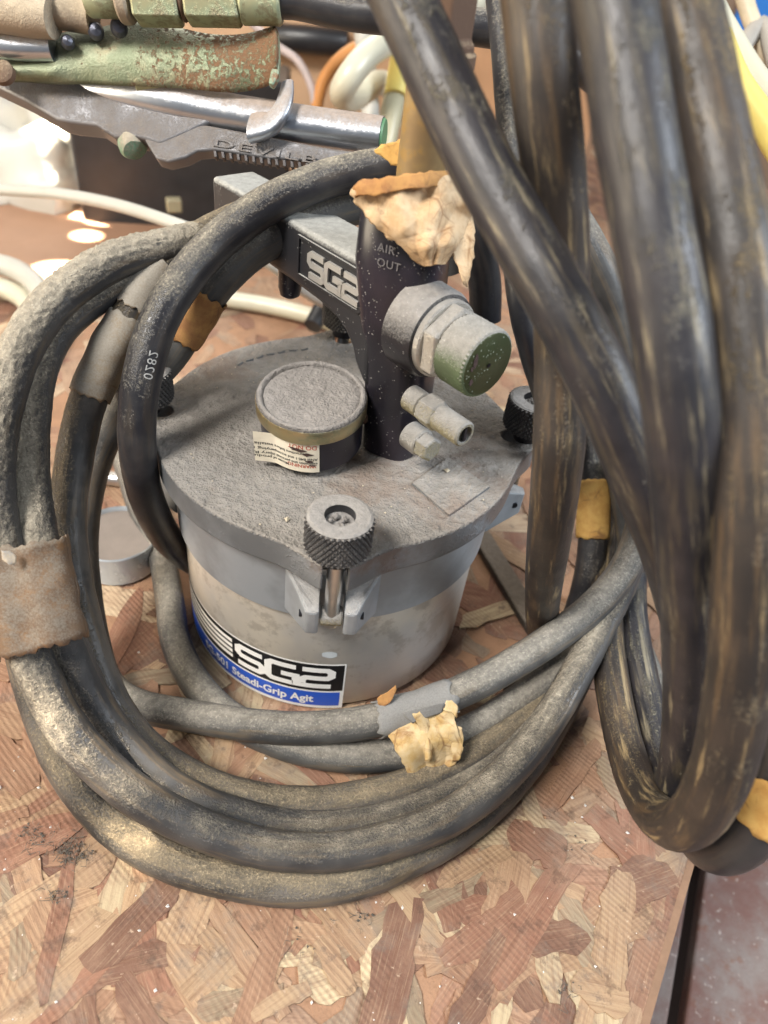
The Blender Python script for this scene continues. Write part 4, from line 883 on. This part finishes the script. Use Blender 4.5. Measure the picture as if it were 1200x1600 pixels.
a, b = onz(742, 822, .004), onz(842, 985, .004); dv = (b - a).normalized(); sv = Vector((-dv.y, dv.x, 0)) * .0065
tag(obj('metal_bar', *prism([a + sv - Vector((0, 0, .0038)), b + sv - Vector((0, 0, .0038)), b - sv - Vector((0, 0, .0038)), a - sv - Vector((0, 0, .0038))], (0, 0, .006)), dusty('dark_bar', (.06, .055, .05), .4, .5, dust=(.18, .15, .12), off=-.3), smooth=0, bevel=.0012), 'dark flat metal bar lying on the bench beside the cup foot', 'metal bar')
# crumbs, lint and chips strewn on the bench
mbw = MB(); mbd = MB()
def crumb(mb, p, s):
    ico = [(0, 0, 1), (1, 0, 0), (0, 1, 0), (-1, 0, 0), (0, -1, 0), (0, 0, -.2)]
    mb.add([p + Vector((q[0] * s * random.uniform(.5, 1.3), q[1] * s * random.uniform(.5, 1.3), q[2] * s * .7 + s * .1)) for q in ico], [(0, 1, 2), (0, 2, 3), (0, 3, 4), (0, 4, 1), (5, 2, 1), (5, 3, 2), (5, 4, 3), (5, 1, 4)])
for i in range(110):
    p = onz(random.uniform(-20, 1080), random.uniform(1000, 1600), .001)
    if inside(p, .004): crumb(mbw, p, random.choice([.0003, .0004, .0005, .0009]))
for (x, y, n_, sp) in ((112, 1332, 150, 13), (60, 1315, 45, 12), (92, 1398, 30, 10), (45, 1295, 20, 9), (560, 1432, 16, 12), (900, 1325, 14, 16), (885, 1545, 16, 16), (470, 1470, 10, 20)):
    for i in range(n_):
        p = onz(random.gauss(x, sp), random.gauss(y, sp * .8), .0009 + random.uniform(0, .0016))
        if not inside(p, .004): continue
        if i % 3 == 0: crumb(mbd, p, random.uniform(.0003, .0008)); continue
        t = random.uniform(0, 6.28); dv = Vector((math.cos(t), math.sin(t), random.uniform(-.1, .3))); L_ = random.uniform(.0012, .004); b_ = Vector((random.uniform(-1, 1), random.uniform(-1, 1), .3)) * .001
        fv, ff_, _ = tube([p, p + dv * L_ * .5 + b_, p + dv * L_], .00012, 3); mbd.add(fv, ff_)
o = mbw.build('white_crumbs', plain('white_crumb', (.66, .63, .60), .6), smooth=0); tag(o, 'tiny white crumbs and chips strewn over the strand board', 'crumbs', kind='stuff')
o = mbd.build('dark_lint', plain('dark_lint', (.10, .085, .07), .95, var=.6, scale=900), smooth=0); tag(o, 'dark clumps of lint and dirt on the strand board', 'dirt', kind='stuff')
mbl = MB()
for i in range(150):
    az = random.uniform(0, 360); r_ = .083 * math.sqrt(random.random()); crumb(mbl, pol(r_, az, LZ + .0004), random.choice([.0003, .0004, .0006]))
crumb(mbl, onz(449, 811, LZ + .0006), .0016); crumb(mbl, onz(699, 735, LZ + .0016), .0016)
o = mbl.build('lid_crumbs', plain('pale_crumb', (.46, .40, .30), .8, var=.5, scale=500), cup, smooth=0); o['kind'] = 'stuff'

# ------------------------------------------------------------------ blurred things further back on the bench
bo = [onz(x, y, .0008) for x, y in ((-260, 470), (250, 440), (345, 330), (330, 262), (-260, 262))]
tag(obj('wooden_board', *prism(bo, (0, 0, .008)), plain('brown_board', (.27, .15, .09), .55, var=.3, scale=14), smooth=0, bevel=.001), 'smooth brown wooden board lying on the bench behind the coil', 'board')
M_TUBE = plain('cream_plastic', (.48, .46, .36), .35, var=.12); M_TUBEW = plain('white_plastic', (.40, .39, .35), .4, var=.1); M_TUBEY = plain('yellow_plastic', (.62, .50, .14), .4); M_TUBEO = plain('orange_plastic', (.42, .18, .05), .4)
M_BOXBLACK = plain('black_plastic', (.016, .016, .018), .38, var=.5, scale=80); M_CARD = plain('cardboard', (.46, .29, .17), .8, var=.15, scale=30)
def bgtube(L, r, mat, label, name='plastic_tube', cat='tubing'):
    P = [onz(x, y, -d) if d < 0 else at(x, y, d) for x, y, d in L]
    P = [Vector((p.x, p.y, max(p.z, r + .0006))) for p in P]
    v, f, u = tube(catmull(P, .006), r, 18); return tag(obj(name, v, f, mat, uvs=u, smooth=60), label, cat)
bgtube([(-60, 290, .60), (0, 296, .58), (90, 303, .56), (180, 320, .54), (260, 345, .52), (330, 372, .51), (420, 410, .50), (470, 450, .53), (540, 490, -.006)], .0046, M_TUBEW, 'thin white cable crossing in front of the black case', 'white_cable', 'cable')
bgtube([(-70, 425, -.03), (-10, 412, -.03), (40, 430, -.028), (75, 480, -.02), (60, 560, -.01)], .009, M_TUBEW, 'upper pale tube of the coil lying behind the dust-crusted hoses', cat='tubing')
bgtube([(-70, 462, -.014), (-10, 448, -.014), (35, 465, -.012), (60, 520, -.011)], .009, M_TUBE, 'lower cream tube under the pale one behind the dust-crusted hoses', cat='tubing')
bgtube([(250, 440, -.010), (345, 465, -.010), (420, 478, -.010), (500, 498, -.010), (570, 528, -.010), (650, 560, -.010)], .0078, M_TUBE, 'pale tube lying on the bench behind the lid', cat='tubing')
bgtube([(488, 510, -.02), (505, 478, -.03), (520, 440, -.04)], .008, M_BOXBLACK, 'short black rod standing behind the arm', 'black_rod', 'rod')
bgtube([(800, -60, .70), (740, 10, .66), (690, 40, .62), (620, 60, .58), (570, 90, .55), (540, 130, .55), (535, 150, .57), (555, 152, .60), (600, 130, .64), (640, 190, .70), (650, 300, .76), (640, 400, -.011)], .0100, M_TUBE, 'cream plastic tube looping behind the gun handle', cat='tubing')
bgtube([(555, -60, .66), (568, 60, .66), (574, 110, .66), (578, 160, .66), (580, 220, .66), (584, 300, .67), (590, 400, -.009)], .0085, M_TUBEW, 'white plastic tube hanging behind the gun handle', cat='tubing')
bgtube([(655, -60, .60), (634, 60, .60), (625, 110, .60), (618, 150, .60)], .010, M_TUBEY, 'yellow sleeve tube behind the brown pipe', cat='tubing')
bgtube([(619, 145, .605), (610, 185, .60), (596, 260, .61), (585, 420, -.010)], .0095, plain('olive_plastic', (.40, .37, .25), .4), 'olive tube below the yellow sleeve', cat='tubing')
bgtube([(700, 20, .74), (600, 62, .7), (550, 78, .7), (515, 110, .7), (498, 150, .7), (490, 220, .7), (484, 350, -.007)], .006, M_TUBEO, 'thin orange-brown cable curving behind the gun', 'orange_cable', 'cable')
bgtube([(340, -20, .72), (430, 70, .7), (465, 95, .7), (488, 140, .7), (494, 190, .7), (506, 360, -.005)], .004, plain('grey_wire', (.34, .28, .27), .5), 'thin greyish wire beside the orange-brown cable', 'grey_wire', 'wire')
bgtube([(1080, -60, .40), (1112, 20, .40), (1140, 70, .40), (1175, 125, .40), (1230, 190, .40)], .0085, M_TUBE, 'cream tube leaning beside the blue bin', cat='tubing')
bgtube([(1120, 60, .385), (1150, 130, .385), (1185, 180, .385), (1230, 250, .385)], .0078, M_TUBEY, 'yellow tube leaning beside the blue bin', cat='tubing')
bgtube([(1150, -50, .48), (1170, 20, .48), (1190, 70, .48), (1220, 140, .48)], .0055, plain('beige_wire', (.50, .42, .30), .5), 'thin beige cord leaning against the blue bin', 'beige_cord', 'cord')
bgtube([(1100, 170, .46), (1150, 90, .47), (1190, 40, .48), (1215, 100, .46), (1230, 160, .45)], .006, plain('grey_tube', (.30, .28, .25), .5), 'dull grey tube bent across the blue bin', cat='tubing')
def bgbox(name, px_base, w_, d_, h_, rz, mat, label, cat, bevel=.003):
    c = onz(*px_base, 0); v, f = box(c + Vector((0, 0, h_ / 2 + .0005)), w_, d_, h_, rz)
    o = obj(name, v, f, mat, smooth=30, bevel=bevel); return tag(o, label, cat)
cs = bgbox('tool_case', (300, 345), .225, .09, .16, rad(12), M_BOXBLACK, 'black plastic tool case standing behind the spray gun', 'case', .005)
cc_ = onz(268, 300, .05); 
obj('case_latch', *box(onz(272, 320, .045), .016, .012, .014, rad(24)), plain('olive_latch', (.25, .22, .14), .5), cs, bevel=.002)
card = bgbox('cardboard_box', (500, 235), .42, .25, .34, rad(4), M_CARD, 'plain brown cardboard box with a black cylinder against it at the back of the bench', 'box')
bgbox('cardboard_box', (775, 330), .20, .16, .30, rad(-12), plain('darker_card', (.34, .19, .10), .85, var=.25, scale=40), 'darker cardboard box at the back beyond the brown pipe', 'box')
bgbox('blue_bin', (1188, 205), .30, .18, .30, rad(-8), plain('blue_plastic', (.03, .20, .62), .4, var=.15), 'bright blue plastic bin behind the hanging hoses', 'bin', .008)
bgbox('wood_post', (553, 260), .022, .022, .30, rad(10), plain('dark_wood', (.12, .07, .045), .8, var=.3), 'dark narrow wooden post in front of the cardboard box', 'post')
nb = Matrix.Rotation(rad(4), 3, 'Z') @ Vector((0, -1, 0)); pb = onz(500, 235, 0) + nb * .125
def on_box(x, y): r = ray(x, y); return CAM_LOC + r * ((pb - CAM_LOC).dot(nb) / r.dot(nb)) + nb * .016
ha, hb = on_box(425, 54), on_box(545, 64)
obj('black_cylinder', *lathe([(.013, 0), (.0155, .003), (.0155, (hb - ha).length - .003), (.013, (hb - ha).length)], ha, hb - ha, 28), M_BOXBLACK, card)  # plain black cylinder, joined to the box as an added support
# crumpled pale plastic bag at the left back
bc = onz(35, 300, 0); v = []; f = []; nr, ns = 16, 32
for j in range(nr + 1):
    ph = math.pi / 2 * j / nr
    for i in range(ns):
        t = 2 * math.pi * i / ns; q = Vector((math.cos(t) * math.cos(ph), math.sin(t) * math.cos(ph), math.sin(ph)))
        s = 1 + .35 * noise.noise(q * 2.2) + .16 * abs(noise.noise(q * 6)); v.append(bc + Vector((q.x * .12 * s, q.y * .08 * s, q.z * .10 * s + .001)))
for j in range(nr):
    for i in range(ns): f.append((j * ns + i, j * ns + (i + 1) % ns, (j + 1) * ns + (i + 1) % ns, (j + 1) * ns + i))
tag(obj('plastic_bag', v, f, plain('pale_plastic', (.46, .45, .41), .45, var=.15, scale=25), smooth=60), 'crumpled pale grey plastic bag behind the gun body', 'bag')
for (x, y, x2, y2, r_, lb) in ((100, 255, 116, 292, .0065, 'bright steel bolt lying near the pale bag'), (75, 276, 84, 300, .0045, 'small steel pin beside the bright bolt')):
    a = onz(x, y, r_ * 1.4); b = onz(x2, y2, r_ * 1.4); ax = (b - a); L_ = ax.length
    root = empty('steel_bolt' if r_ > .006 else 'steel_pin', (a.x, a.y, 0), lb, 'bolt' if r_ > .006 else 'pin')
    obj('shank', *lathe([(r_ * .7, 0), (r_ * .7, L_)], a, ax, 20), M_STUD, root); obj('head', *lathe([(r_ * 1.35, -r_ * .9), (r_ * 1.35, .001)], a, ax, 6), M_STUD, root, smooth=0)
a = onz(95, 262, .012); b = onz(150, 215, .02); dv = (b - a).normalized(); sv = Vector((-dv.y, dv.x, 0)) * .008
tag(obj('wood_stick', *prism([a + sv, b + sv, b - sv, a - sv], (0, 0, -.008)), plain('stick_wood', (.40, .26, .13), .7), smooth=0, bevel=.002), 'short wooden stick between the pale bag and black case', 'stick')
# back wall of the workshop
structure(obj('back_wall', *box((0.2, 1.55, .3), 3.4, .02, 1.2, rad(-6)), plain('wall_board', (.26, .17, .11), .85, var=.3, scale=8), smooth=0))

# sunlight that comes through gaps and lands in small patches
def sun_patch(px, z, ang, pw, blend=.2, loc=(-.75, .55, 1.1)): spot('sun_gap_light', loc, onz(px[0], px[1], z), ang, pw, blend=blend)
for px, ang in (((118, 318), 2.0), ((158, 312), 1.8), ((128, 335), 1.6), ((160, 342), 2.0), ((135, 368), 1.5), ((92, 425), 2.6), ((118, 430), 2.0), ((60, 190), 3.6), ((20, 230), 3.0), ((105, 255), 1.4), ((20, 298), 2.4), ((1165, 120), 2.6)): sun_patch(px, 0.009, ang, 1500, .12)
spot('sun_gap_light', (-.6, -.15, .85), at(118, 1147, .268), 1.9, 160, blend=.7)
spot('sun_gap_light', (-.6, -.15, .85), at(182, 1280, .29), 1.6, 110, blend=.8)
